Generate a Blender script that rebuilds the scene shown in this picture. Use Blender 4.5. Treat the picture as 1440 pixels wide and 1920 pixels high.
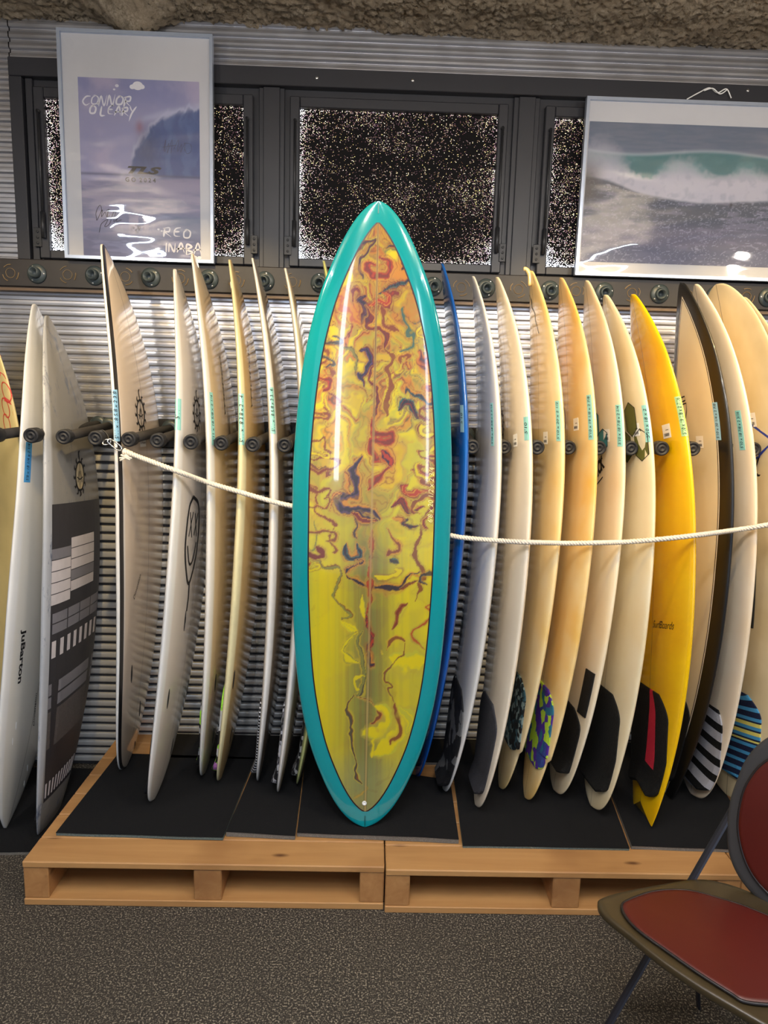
import bpy, math, random
import numpy as np
from mathutils import Vector, Matrix, noise
random.seed(4); rng=np.random.default_rng(4)
PI=math.pi
for o in list(bpy.data.objects): bpy.data.objects.remove(o)
scn=bpy.context.scene; C=scn.collection
# ---------------------------------------------------------------- camera
FPX,PITCH,ROLL,YAW,CH=1282.3,.1569,.0288,-.0207,1.5453
_cy,_sy=math.cos(YAW),math.sin(YAW)
FW=np.array([-_sy*math.cos(PITCH),_cy*math.cos(PITCH),-math.sin(PITCH)])
_r=np.array([_cy,_sy,0.]); _u=np.cross(_r,FW)
RT=math.cos(ROLL)*_r+math.sin(ROLL)*_u; UP=math.cos(ROLL)*_u-math.sin(ROLL)*_r
CAM=np.array([0,0,CH])
def proj(P):
    d=np.asarray(P)-CAM; z=d@FW
    return np.stack([720+FPX*(d@RT)/z,960-FPX*(d@UP)/z],-1)
def on(x,y,ax,val):                     # photograph point -> point on a world plane
    d=FW+RT*(x-720)/FPX-UP*(y-960)/FPX
    return CAM+d*(val-CAM[ax])/d[ax]
cd=bpy.data.cameras.new('camera'); cam=bpy.data.objects.new('camera',cd); C.objects.link(cam)
cd.sensor_fit='HORIZONTAL'; cd.sensor_width=36; cd.lens=FPX/1440*36; cd.clip_start=.02
M=Matrix([[RT[i],UP[i],-FW[i],CAM[i]] for i in range(3)]+[[0,0,0,1]]); cam.matrix_world=M
scn.camera=cam
# ---------------------------------------------------------------- world, lights, exposure
w=bpy.data.worlds.new('world'); scn.world=w; w.use_nodes=True
w.node_tree.nodes['Background'].inputs[0].default_value=(.62,.76,1,1)
w.node_tree.nodes['Background'].inputs[1].default_value=.42
def area(name,loc,target,sx,sy,power,col,spread=PI):
    l=bpy.data.lights.new(name,'AREA'); l.shape='RECTANGLE'; l.size=sx; l.size_y=sy; l.energy=power; l.color=col; l.spread=spread
    o=bpy.data.objects.new(name,l); C.objects.link(o); o.location=loc
    o.rotation_euler=(Vector(target)-Vector(loc)).to_track_quat('-Z','Y').to_euler(); return o
def spot(name,loc,target,power,col,ang,blend=.5,rad=.03):
    l=bpy.data.lights.new(name,'SPOT'); l.energy=power; l.color=col; l.spot_size=math.radians(ang); l.spot_blend=blend; l.shadow_soft_size=rad
    o=bpy.data.objects.new(name,l); C.objects.link(o); o.location=loc
    o.rotation_euler=(Vector(target)-Vector(loc)).to_track_quat('-Z','Y').to_euler(); return o
WARM=(1,.70,.29); COOL=(.72,.84,1)
for (x,p) in ((-1.30,52),(-.62,112),(.05,70),(.72,128),(1.38,108)):
    spot('track_spot',(x,1.30,2.80),(x+.05,2.60,1.42),p,WARM,46,.55,.02)
for (x,y) in ((-1.75,-.25),(-.20,.10),(.16,-.05),(1.75,-.35)):
    area('led_tube',(x,y,2.70),(x,y,0),.05,1.3,19,COOL)
    area('led_tube',(x,y,2.71),(x,y,4),.05,1.3,30,(.97,.93,.88))  # upward twin of each tube, added to brighten the ceiling
for p_ in ((-1.35,.95,2.42),(-.25,.55,2.45),(.62,.9,2.40),(1.30,.7,2.42),(2.2,1.0,2.42)):
    l_=bpy.data.lights.new('pendant_bulb','POINT'); l_.energy=23; l_.color=(1,.89,.76); l_.shadow_soft_size=.035; o_=bpy.data.objects.new('pendant_bulb',l_); C.objects.link(o_); o_.location=p_
area('deck_streak_light',(-.95,-3.9,1.95),(-.95,3,1.95),.20,1.75,17,(.70,.82,1))  # unseen narrow lights, added to reflect as two streaks on the teal deck
area('deck_streak_light',(1.95,-3.9,1.95),(1.2,3,1.95),.20,1.75,13,(.70,.82,1))
area('shopfront_daylight',(0,-4.0,1.4),(0,3,1.2),6.0,2.6,15,(.66,.79,1))
vs=scn.view_settings; vs.view_transform='Standard'; vs.look='None'; vs.exposure=0.0; vs.gamma=1; vs.use_curve_mapping=False
# ---------------------------------------------------------------- helpers
def S(r,g,b):
    f=lambda c:(c/255/12.92 if c/255<=.04045 else ((c/255+.055)/1.055)**2.4)
    return (f(r),f(g),f(b),1)
def tag(o,label=None,cat=None,group=None,kind=None):
    if label:o['label']=label
    if cat:o['category']=cat
    if group:o['group']=group
    if kind:o['kind']=kind
    return o
def empty(name,loc,label=None,cat=None,group=None):
    o=bpy.data.objects.new(name,None); C.objects.link(o); o.location=tuple(float(v) for v in loc); o.empty_display_size=.05
    return tag(o,label,cat,group)
def wloc(o):
    v=np.zeros(3)
    while o is not None: v=v+np.array(o.location); o=o.parent
    return v
def mk(name,V,F,mat,parent=None,smooth=False,attrs=None,loc=None):
    """mesh given in world coordinates"""
    V=np.asarray(V,float).reshape(-1,3)
    base=wloc(parent) if parent is not None else np.zeros(3)
    off=np.array(loc,float) if loc is not None else base
    me=bpy.data.meshes.new(name); me.from_pydata((V-off).tolist(),[],[tuple(map(int,f)) for f in F]); me.update()
    if smooth: me.polygons.foreach_set('use_smooth',[True]*len(me.polygons))
    if mat is not None: me.materials.append(mat)
    if attrs:
        for k,a in attrs.items():
            a=np.asarray(a,float)
            if a.ndim==1:
                at=me.attributes.new(k,'FLOAT','POINT'); at.data.foreach_set('value',a.astype(np.float32))
            else:
                at=me.color_attributes.new(k,'FLOAT_COLOR','POINT'); c4=np.ones((len(a),4),np.float32); c4[:,:3]=a; at.data.foreach_set('color',c4.ravel())
    o=bpy.data.objects.new(name,me); C.objects.link(o)
    if parent is not None: o.parent=parent
    o.location=tuple(off-base) if parent is not None else tuple(off)
    return o
class MB:
    def __init__(s): s.V=[];s.F=[]
    def add(s,V,F):
        n=len(s.V); s.V+= [tuple(v) for v in V]; s.F+=[tuple(i+n for i in f) for f in F]; return s
    def box(s,x0,x1,y0,y1,z0,z1,b=0):
        if b<=0:
            V=[(x,y,z) for z in (z0,z1) for y in (y0,y1) for x in (x0,x1)]
            return s.add(V,[(0,2,3,1),(4,5,7,6),(0,1,5,4),(2,6,7,3),(0,4,6,2),(1,3,7,5)])
        import bmesh
        bm=bmesh.new(); bmesh.ops.create_cube(bm,size=1)
        for v in bm.verts: v.co=((x0+x1)/2+v.co.x*(x1-x0),(y0+y1)/2+v.co.y*(y1-y0),(z0+z1)/2+v.co.z*(z1-z0))
        bmesh.ops.bevel(bm,geom=list(bm.edges),offset=b,segments=1,affect='EDGES')
        V=[tuple(v.co) for v in bm.verts]; F=[[v.index for v in f.verts] for f in bm.faces]; bm.free(); return s.add(V,F)
    def tube(s,P,r,n=10,cap=True,flat=1.0):
        P=np.asarray(P,float); m=len(P); rr=np.broadcast_to(r,(m,)) if np.ndim(r)==0 else np.asarray(r)
        T=np.gradient(P,axis=0); T/=np.linalg.norm(T,axis=1)[:,None]+1e-12
        a=np.array([0,0,1.]) if abs(T[0][2])<.9 else np.array([1.,0,0]); V=[];N=np.cross(T[0],a); N/=np.linalg.norm(N)
        for i in range(m):
            N=N-T[i]*(N@T[i]); N/=np.linalg.norm(N); B=np.cross(T[i],N)
            for k in range(n):
                t=2*PI*k/n; V.append(P[i]+rr[i]*(N*math.cos(t)+B*math.sin(t)*flat))
        F=[(i*n+k,i*n+(k+1)%n,(i+1)*n+(k+1)%n,(i+1)*n+k) for i in range(m-1) for k in range(n)]
        if cap: F+=[tuple(range(n))[::-1],tuple((m-1)*n+k for k in range(n))]
        return s.add(V,F)
    def lathe(s,prof,o,axis,n=24,closed=False):
        """prof: (distance along axis, radius)"""
        ax=np.array(axis,float); ax/=np.linalg.norm(ax); a=np.array([0,0,1.]) if abs(ax[2])<.9 else np.array([1.,0,0])
        N=np.cross(ax,a); N/=np.linalg.norm(N); B=np.cross(ax,N); o=np.array(o,float); V=[]
        for d,r in prof:
            for k in range(n):
                t=2*PI*k/n; V.append(o+ax*d+r*(N*math.cos(t)+B*math.sin(t)))
        m=len(prof)
        F=[(i*n+k,i*n+(k+1)%n,(i+1)*n+(k+1)%n,(i+1)*n+k) for i in range(m-1) for k in range(n)]
        if not closed: F+=[tuple(range(n))[::-1],tuple((m-1)*n+k for k in range(n))]
        return s.add(V,F)
    def build(s,name,mat,parent=None,smooth=False,loc=None):
        return mk(name,s.V,s.F,mat,parent,smooth,loc=loc)
def catmull(P,n=10):
    P=np.asarray(P,float)
    if len(P)<3: return np.array([P[0]+(P[-1]-P[0])*t for t in np.linspace(0,1,n+1)])
    Q=np.vstack([2*P[0]-P[1],P,2*P[-1]-P[-2]]); out=[]
    for i in range(1,len(Q)-2):
        for t in np.linspace(0,1,n,endpoint=False):
            a,b,c,d=Q[i-1:i+3]
            out.append(.5*((2*b)+(-a+c)*t+(2*a-5*b+4*c-d)*t*t+(-a+3*b-3*c+d)*t**3))
    out.append(P[-1]); return np.array(out)
# ---------------------------------------------------------------- materials
class NT:
    def __init__(s,name):
        s.m=bpy.data.materials.new(name); s.m.use_nodes=True; s.t=s.m.node_tree; s.b=s.t.nodes['Principled BSDF']
    def n(s,ty,**k):
        nd=s.t.nodes.new(ty)
        for a,v in k.items():
            if a.startswith('i_'):
                key=a[2:]; key=int(key) if key.isdigit() else key.replace('_',' ')
                nd.inputs[key].default_value=v
            else: setattr(nd,a,v)
        return nd
    def l(s,a,b): s.t.links.new(a,b)
    def math(s,op,a,b=None,c=None,clamp=False):
        nd=s.n('ShaderNodeMath',operation=op,use_clamp=clamp)
        for i,v in enumerate((a,b,c)):
            if v is None: continue
            if hasattr(v,'is_output'): s.l(v,nd.inputs[i])
            else: nd.inputs[i].default_value=v
        return nd.outputs[0]
    def mix(s,f,a,b):
        nd=s.n('ShaderNodeMix',data_type='RGBA')
        for i,v in ((0,f),(6,a),(7,b)):
            if hasattr(v,'is_output'): s.l(v,nd.inputs[i])
            else: nd.inputs[i].default_value=v
        return nd.outputs[2]
    def noise(s,scale,detail=4,rough=.5,vec=None,dist=0):
        nd=s.n('ShaderNodeTexNoise',i_Scale=scale,i_Detail=detail,i_Roughness=rough,i_Distortion=dist)
        if vec is None: vec=s.co()
        s.l(vec,nd.inputs['Vector']); return nd.outputs[0]
    def co(s,scale=None):
        if not hasattr(s,'_tc'): s._tc=s.n('ShaderNodeTexCoord')
        o=s._tc.outputs['Object']
        if scale:
            mp=s.n('ShaderNodeMapping'); s.l(o,mp.inputs[0]); mp.inputs['Scale'].default_value=scale; o=mp.outputs[0]
        return o
    def ramp(s,f,stops,interp='LINEAR'):
        r=s.n('ShaderNodeValToRGB'); r.color_ramp.interpolation=interp; e=r.color_ramp.elements
        while len(e)<len(stops): e.new(.5)
        for el,(p,c) in zip(e,stops): el.position=p; el.color=c
        s.l(f,r.inputs[0]); return r.outputs[0]
    def attr(s,name):
        a=s.n('ShaderNodeAttribute',attribute_name=name); return a
    def bump(s,h,strength=.3,dist=.002):
        b=s.n('ShaderNodeBump',i_Strength=strength,i_Distance=dist); s.l(h,b.inputs['Height']); s.l(b.outputs[0],s.b.inputs['Normal']); return b
    def col(s,c):
        if hasattr(c,'is_output'): s.l(c,s.b.inputs['Base Color'])
        else: s.b.inputs['Base Color'].default_value=c
    def set(s,**k):
        for a,v in k.items(): s.b.inputs[a.replace('_',' ')].default_value=v
        return s
def plain(name,c,rough=.5,metal=0,coat=0,var=.12,scale=30,bump=0,bscale=200,bdist=.001,crough=.05):
    t=NT(name); t.set(Roughness=rough,Metallic=metal,Coat_Weight=coat,Coat_Roughness=crough)
    f=t.noise(scale); d=tuple(v*(1-var) for v in c[:3])+(1,); e=tuple(min(1,v*(1+var)) for v in c[:3])+(1,)
    t.col(t.mix(f,d,e))
    if bump: t.bump(t.noise(bscale,6,.6),bump,bdist)
    return t.m
m_black=plain('black_plastic',S(34,35,38),.45)
m_rubber=plain('black_rubber',S(28,28,31),.6,bump=.3,bscale=300)
m_frame=plain('window_black_paint',S(40,41,47),.42,var=.2,scale=6,bump=.05,bscale=40)
m_ledge=plain('dark_stained_plank',S(38,35,36),.5,var=.35,scale=9,bump=.25,bscale=90)
m_flange=plain('grey_green_plastic',S(58,68,72),.38,var=.1)
m_screw=plain('steel_screw',S(200,200,200),.3,.9)
m_gold=plain('dried_glue',S(128,106,72),.5,var=.4,scale=80)
m_alu=plain('brushed_aluminium',S(186,198,218),.30,.6,var=.06,scale=60)
m_white=plain('white_paper',S(240,240,238),.6,var=.03)
m_ink=plain('black_ink',S(18,16,18),.6)
m_inkw=plain('white_ink',S(228,226,232),.5,var=.03)
m_tape=plain('pale_aqua_masking_tape',S(150,214,208),.7,var=.06)
m_tapeb=plain('pale_blue_masking_tape',S(140,190,222),.7,var=.06)
m_tapes=plain('bright_blue_masking_tape',S(70,150,205),.7,var=.06)
m_rope=plain('white_cotton_rope',S(226,216,200),.8,var=.12,scale=150,bump=.4,bscale=500)
m_steel=plain('polished_steel',S(205,205,205),.2,1)
def m_sheetf(name,c,rough,metal,var=.12):
    t=NT(name); t.set(Roughness=rough,Metallic=metal)
    f=t.noise(4,5,.6,t.co((1,1,3))); d=tuple(v*(1-var) for v in c[:3])+(1,)
    t.col(t.mix(f,d,c)); r=t.n('ShaderNodeMapRange',i_3=rough-.06,i_4=rough+.12); t.l(t.noise(12),r.inputs[0]); t.l(r.outputs[0],t.b.inputs['Roughness']); return t.m
m_sheet=m_sheetf('galvanised_sheet',S(205,206,212),.30,.93)
m_sheet_low=m_sheetf('shiny_sheet',S(226,224,220),.28,.55,.06)
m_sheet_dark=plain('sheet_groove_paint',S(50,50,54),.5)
m_darkwall=plain('black_board',S(26,25,27),.7,var=.2)
def m_woodf(name,a,b,axis=0,dark=S(92,62,36)):
    t=NT(name); sc=[26,26,26]; sc[axis]=1.4; t.set(Roughness=.62)
    g=t.noise(1.0,7,.62,t.co(tuple(sc)),.6); g2=t.noise(3,3)
    c=t.mix(t.math('MULTIPLY_ADD',g,2.2,-.6,clamp=True),a,b); c=t.mix(t.math('MULTIPLY_ADD',g2,3.2,-1.9,clamp=True),c,dark)
    v=t.n('ShaderNodeTexVoronoi',i_Scale=1.0); k=[9,9,9]; k[axis]=3.2; t.l(t.co(tuple(k)),v.inputs['Vector'])
    c=t.mix(t.math('MULTIPLY_ADD',v.outputs['Distance'],-14,1.5,clamp=True),c,S(96,58,30)); t.col(c)
    t.bump(g,.35,.002); return t.m
m_pine=m_woodf('pine_board',S(168,120,70),S(188,142,88),0,S(138,92,50))
m_pine_y=m_woodf('pine_stringer',S(156,106,60),S(180,132,80),1,S(116,74,40))
m_pine_g=m_woodf('weathered_pine_board',S(140,116,90),S(160,134,106),0,S(104,84,64))
def m_carpetf(name,base,spk,scale=420,thr=.5):
    t=NT(name); t.set(Roughness=.95,Specular_IOR_Level=.15)
    v=t.noise(scale,2,.7); c=t.mix(t.math('MULTIPLY_ADD',v,9,-9*thr,clamp=True),base,spk)
    g=t.noise(2.2,3); c=t.mix(t.math('MULTIPLY_ADD',g,1.2,-.35,clamp=True),c,tuple(x*.72 for x in base[:3])+(1,))
    t.col(c); t.bump(v,.7,.004); return t.m
m_mat=m_carpetf('black_felt_mat',S(29,29,30),S(42,41,41),500,.55)
m_mat_edge=m_carpetf('grey_felt_edge',S(118,112,104),S(150,144,134),500)
m_mat_edge2=m_carpetf('green_felt_edge',S(96,108,104),S(140,150,144),500)
def attr_mat(name,attr='col',rough=.5,coat=0):
    t=NT(name); t.set(Roughness=rough,Coat_Weight=coat,Coat_Roughness=.03); a=t.attr(attr); t.l(a.outputs['Color'],t.b.inputs['Base Color']); return t.m
# ---------------------------------------------------------------- numpy noise for flat prints
def vnoise(x,y,seed=0):
    g=np.random.default_rng(seed).random((64,64)); xi=np.floor(x).astype(int); yi=np.floor(y).astype(int); fx=x-xi; fy=y-yi
    fx=fx*fx*(3-2*fx); fy=fy*fy*(3-2*fy); xi%=64; yi%=64; x1=(xi+1)%64; y1=(yi+1)%64
    return (g[xi,yi]*(1-fx)+g[x1,yi]*fx)*(1-fy)+(g[xi,y1]*(1-fx)+g[x1,y1]*fx)*fy
def fbm(x,y,seed=0,oct=4,gain=.5):
    s=0;a=1;t=0
    for i in range(oct): s=s+a*vnoise(x*2**i+i*7.3,y*2**i+i*3.1,seed+i); t+=a; a*=gain
    return s/t
def lin(c): return np.array(S(*c)[:3])
def mixc(c,f,d): f=np.clip(f,0,1)[...,None]; return c*(1-f)+np.asarray(d)*f
def sm(a,b,x): t=np.clip((x-a)/(b-a),0,1); return t*t*(3-2*t)
# ---------------------------------------------------------------- text and strokes (2D)
_tc={}
def text2d(s,size=1,shear=0,bold=0):
    k=(s,shear,bold)
    if k not in _tc:
        cu=bpy.data.curves.new('t','FONT'); cu.body=s; cu.size=1; cu.shear=shear; cu.align_x='CENTER'; cu.align_y='CENTER'; cu.offset=bold; cu.resolution_u=3
        ob=bpy.data.objects.new('t',cu); C.objects.link(ob); dg=bpy.context.evaluated_depsgraph_get(); ev=ob.evaluated_get(dg); me=ev.to_mesh()
        V=np.array([v.co[:2] for v in me.vertices]).reshape(-1,2); F=[tuple(p.vertices) for p in me.polygons]; ev.to_mesh_clear()
        bpy.data.objects.remove(ob); bpy.data.curves.remove(cu); _tc[k]=(V,F)
    V,F=_tc[k]; return V*size,F
def ribbon2d(P,wd,smooth=6,taper=False):
    P=catmull(P,smooth) if smooth else np.asarray(P,float)
    T=np.gradient(P,axis=0); T/=np.linalg.norm(T,axis=1)[:,None]+1e-9; N=np.c_[-T[:,1],T[:,0]]
    h=np.full(len(P),wd/2)
    if taper: h=h*np.clip(np.sin(np.linspace(.12,1,len(P))*PI*.97)*1.3,.2,1)
    V=np.vstack([P+N*h[:,None],P-N*h[:,None]]); n=len(P)
    return V,[(i,i+n,i+n+1,i+1) for i in range(n-1)]
def merge2d(L):
    V=[];F=[];n=0
    for v,f in L: V.append(v); F+=[tuple(i+n for i in q) for q in f]; n+=len(v)
    return np.vstack(V),F
GL={'A':[[(0,0),(.45,1),(.8,0)],[(-.1,.35),(.9,.45)]],'B':[[(.1,0),(.15,1),(.7,.8),(.2,.5),(.8,.25),(.1,0)]],'C':[[(.8,.85),(.3,.8),(0,.35),(.4,0),(.85,.2)]],
'E':[[(.8,.9),(.3,.8),(.1,.5),(.2,.1),(.8,.05)],[(.1,.48),(.7,.5)]],'I':[[(.2,1),(.15,0)]],'L':[[(.1,1),(.1,.05),(.7,0)]],
'N':[[(0,0),(.1,.9),(.6,.05),(.75,1)]],'O':[[(.5,.85),(.1,.6),(.15,.1),(.7,.1),(.8,.6),(.4,.85),(.1,.8)]],'R':[[(.05,0),(.1,.95)],[(-.1,.85),(.6,.95),(.6,.55),(.15,.5),(.9,0)]],
'Y':[[(0,.95),(.35,.5)],[(.85,1),(.35,.3),(.1,-.5)]],"'":[[(.1,1.1),(.05,.85)]],' ':[]}
def brush(s,h,wd,slant=.1,jit=.08,seed=1,step=.95):
    r=random.Random(seed); L=[]; x=0
    for ch in s:
        dy=r.uniform(-jit,jit); k=r.uniform(.9,1.15)
        for st in GL[ch]:
            P=[((x+px+slant*py)*h*.9,(py*k+dy)*h) for px,py in st]; L.append(ribbon2d(P,wd*r.uniform(.8,1.3),5,True))
        x+=step if ch not in "'I" else .45
    return merge2d(L)
def sun2d(R,segs=40):
    """flame-edged sun ring with upright arrow strokes inside"""
    L=[]; a=np.linspace(0,2*PI,segs+1); L.append(ribbon2d(np.c_[np.cos(a)*.62*R,np.sin(a)*R*.8],R*.13,0))
    for k in range(12):
        t=k*PI/6; c,s_=math.cos(t),math.sin(t); e=1.0 if k!=3 else 1.25
        P=[(c*.62,s_*.8),(c*.8*e-s_*.12,s_*1.02*e+c*.12),(c*.92*e+s_*.05,s_*1.15*e-c*.05)]
        L.append(ribbon2d(np.array(P)*R,R*.13,5,True))
    for P in ([(-.3,-.35),(-.1,.3),(0,-.1),(.1,.3),(.3,-.35)],[(-.42,-.05),(.0,-.2),(.42,-.05)],[(0,-.75),(0,.75)]):
        L.append(ribbon2d(np.array(P)*R,R*.07,0))
    return merge2d(L)
# ================================================================= SETTING
YW=2.72; FZ=.163
XL,XR,YF,ZC=-3.2,3.4,-4.2,2.875
t=NT('speckled_carpet'); t.set(Roughness=.9,Specular_IOR_Level=.2)
n1=t.noise(210,2,.6); n2=t.noise(130,2,.6,t.co((1,1.2,1)))
c=t.ramp(n1,[(.40,S(42,39,36)),(.50,S(70,65,58)),(.56,S(102,94,82)),(.62,S(172,160,140))])
c=t.mix(t.math('MULTIPLY_ADD',n2,7,-3.4,clamp=True),c,S(46,42,38)); g=t.noise(1.6,3)
c=t.mix(t.math('MULTIPLY_ADD',g,.9,-.2,clamp=True),c,S(64,58,50)); t.col(c); t.bump(n1,.6,.004)
tag(MB().box(XL,XR,YF,YW+.1,-.06,0).build('floor',t.m),kind='structure')
wall=MB().box(XL,XR,YW+.012,YW+.1,0,ZC+.05).build('wall_back',m_darkwall); tag(wall,kind='structure')
m_wl=plain('side_wall_paint',S(150,148,146),.8)
tag(MB().box(XL-.08,XL,YF,YW+.1,0,ZC+.05).build('wall_left',m_wl),kind='structure')
tag(MB().box(XR,XR+.08,YF,YW+.1,0,ZC+.05).build('wall_right',m_wl),kind='structure')
# ceiling: sprayed mineral wool
t=NT('sprayed_mineral_wool'); t.set(Roughness=1,Specular_IOR_Level=.05)
n1=t.noise(95,8,.8); n3=t.noise(9,4,.6)
c=t.ramp(n1,[(.34,S(96,84,70)),(.5,S(196,182,160)),(.62,S(240,230,212))]); c=t.mix(t.math('MULTIPLY_ADD',n3,2.4,-.9,clamp=True),S(186,170,148),c)
t.col(c); t.bump(n1,1,.02); m_spray=t.m
ceil=MB().box(XL,XR,YF,YW+.1,ZC+.06,ZC+.16).build('ceiling',m_spray); tag(ceil,kind='structure')
nx,ny=520,64; V=[]
for j in range(ny):
    for i in range(nx):
        x=-1.9+3.9*i/(nx-1); y=2.2+.56*j/(ny-1)
        n=noise.fractal(Vector((x*9,y*9,0)),1,2.1,5); n2=noise.noise(Vector((x*45,y*45,3))); n4=noise.noise(Vector((x*110,y*110,8)))
        lump=.075*math.exp(-((x+.87)/.10)**2-((y-2.66)/.08)**2)
        edge=.012*math.sin(x*3)
        z=ZC-.0-.008*n-.009*n2-.012*n4-lump-edge*.5+.022*max(0,(2.52-y)/.3)-.012*max(0,x-.2)
        V.append((x,y,z))
F=[(j*nx+i,j*nx+i+1,(j+1)*nx+i+1,(j+1)*nx+i) for j in range(ny-1) for i in range(nx-1)]
o=mk('sprayed_coating',V,F,m_spray,ceil,True); o['kind']='stuff'
# corrugated sheets: parts of the back wall
def corrugated(x0,x1,z0,z1,pitch,depth,mat,duty=.55,y=YW,flank=.14,wav=0):
    pts=[]; z=z1
    while z>z0:
        for f,d in ((0,0),(flank*.5,.8),(flank,1),(duty*.5+flank*.5,1.04),(duty,1),(duty+flank*.5,.8),(duty+flank,0)):
            zz=z-pitch*f
            if zz<z0: break
            pts.append((zz,y-depth*d))
        z-=pitch
    pts.append((z0,pts[-1][1])); P=np.array(pts); xs=np.linspace(x0,x1,24); V=[]
    for x in xs:
        for k,(z,yy) in enumerate(P): V.append((x,yy+wav*math.sin(x*9+z*2),z))
    n=len(P); F=[(i*n+k,(i+1)*n+k,(i+1)*n+k+1,i*n+k+1) for i in range(len(xs)-1) for k in range(n-1)]
    return mk('corrugated_sheet',V,F,mat,wall,False)
corrugated(-1.338,1.9,2.725,2.90,.0358,.010,m_sheet,.56)
corrugated(-1.9,-1.342,2.035,2.90,.0353,.010,m_sheet,.56)
corrugated(-1.9,1.9,1.462,1.935,.0353,.011,m_sheet,.56)
# lower zone: bright metal slats over dark recesses, one object per slat
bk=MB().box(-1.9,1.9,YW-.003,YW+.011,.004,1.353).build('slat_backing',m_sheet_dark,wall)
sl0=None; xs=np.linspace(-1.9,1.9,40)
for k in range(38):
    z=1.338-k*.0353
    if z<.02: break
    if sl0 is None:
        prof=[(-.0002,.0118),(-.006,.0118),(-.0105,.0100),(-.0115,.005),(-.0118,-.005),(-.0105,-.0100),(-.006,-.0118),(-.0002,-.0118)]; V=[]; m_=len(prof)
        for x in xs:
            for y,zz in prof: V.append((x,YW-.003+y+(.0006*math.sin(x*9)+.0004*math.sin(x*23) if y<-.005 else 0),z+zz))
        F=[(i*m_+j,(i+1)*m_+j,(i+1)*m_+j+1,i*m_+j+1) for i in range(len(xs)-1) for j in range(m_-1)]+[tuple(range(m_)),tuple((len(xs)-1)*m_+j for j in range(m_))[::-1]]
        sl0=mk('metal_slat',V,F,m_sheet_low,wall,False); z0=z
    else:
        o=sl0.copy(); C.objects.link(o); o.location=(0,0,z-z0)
# ---------------------------------------------------------------- window
WX0,WX1,WZ0,WZ1=-1.33,1.9,2.037,2.727
win=MB().box(WX0,WX1,YW-.012,YW+.012,WZ0,WZ1).build('window_1',m_frame); tag(win,kind='structure')
panes=[(-1.215,-.497),(-.292,.432),(.640,1.365)]; PZ0,PZ1=2.075,2.600
def bx(name,*a,mat=m_frame,par=win,b=.002): return MB().box(*a,b).build(name,mat,par)
bx('top_rail',WX0,WX1,YW-.045,YW-.010,2.665,WZ1)
bx('side_rail',WX0,WX0+.045,YW-.045,YW-.010,WZ0,2.664)
t=NT('perforated_screen'); t.set(Roughness=.9,Specular_IOR_Level=.1)
v=t.n('ShaderNodeTexVoronoi',i_Scale=290,i_Randomness=1.0,voronoi_dimensions='2D'); _s=t.n('ShaderNodeSeparateXYZ'); _c=t.n('ShaderNodeCombineXYZ'); t.l(t.co(),_s.inputs[0]); t.l(_s.outputs[0],_c.inputs[0]); t.l(_s.outputs[2],_c.inputs[1]); t.l(_c.outputs[0],v.inputs['Vector'])
dots=t.math('MULTIPLY_ADD',v.outputs['Distance'],-5.0,2.1,clamp=True)
big=t.noise(6.5,4,.6); band=t.noise(1.0,2,.5,t.co((2,1,15)))
sepn=t.n('ShaderNodeSeparateColor'); t.l(v.outputs['Color'],sepn.inputs[0])
ea=t.attr('edge'); cl=t.math('POWER',t.math('MULTIPLY_ADD',t.math('ADD',t.math('MULTIPLY',big,.6),t.math('MULTIPLY',band,.4)),4.6,-2.0,clamp=True),1.6)
dens=t.math('ADD',t.math('MULTIPLY_ADD',cl,.42,.10),t.math('MULTIPLY',ea.outputs['Fac'],.62),clamp=True)
vis=t.math('GREATER_THAN',sepn.outputs[0],t.math('SUBTRACT',1.0,dens))
br=t.math('ADD',t.math('MULTIPLY_ADD',t.math('POWER',sepn.outputs[1],4),3.2,.30),t.math('MULTIPLY',ea.outputs['Fac'],4.0))
st=t.math('MULTIPLY',t.math('MULTIPLY',dots,vis),br)
t.b.inputs['Base Color'].default_value=S(24,23,24)
cc=t.mix(.5,v.outputs['Color'],(1,.72,.5,1)); cc=t.mix(t.math('MULTIPLY',ea.outputs['Fac'],.9,clamp=True),cc,(.88,.92,1,1))
t.l(cc,t.b.inputs['Emission Color']); t.l(st,t.b.inputs['Emission Strength']); m_screen=t.m
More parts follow.
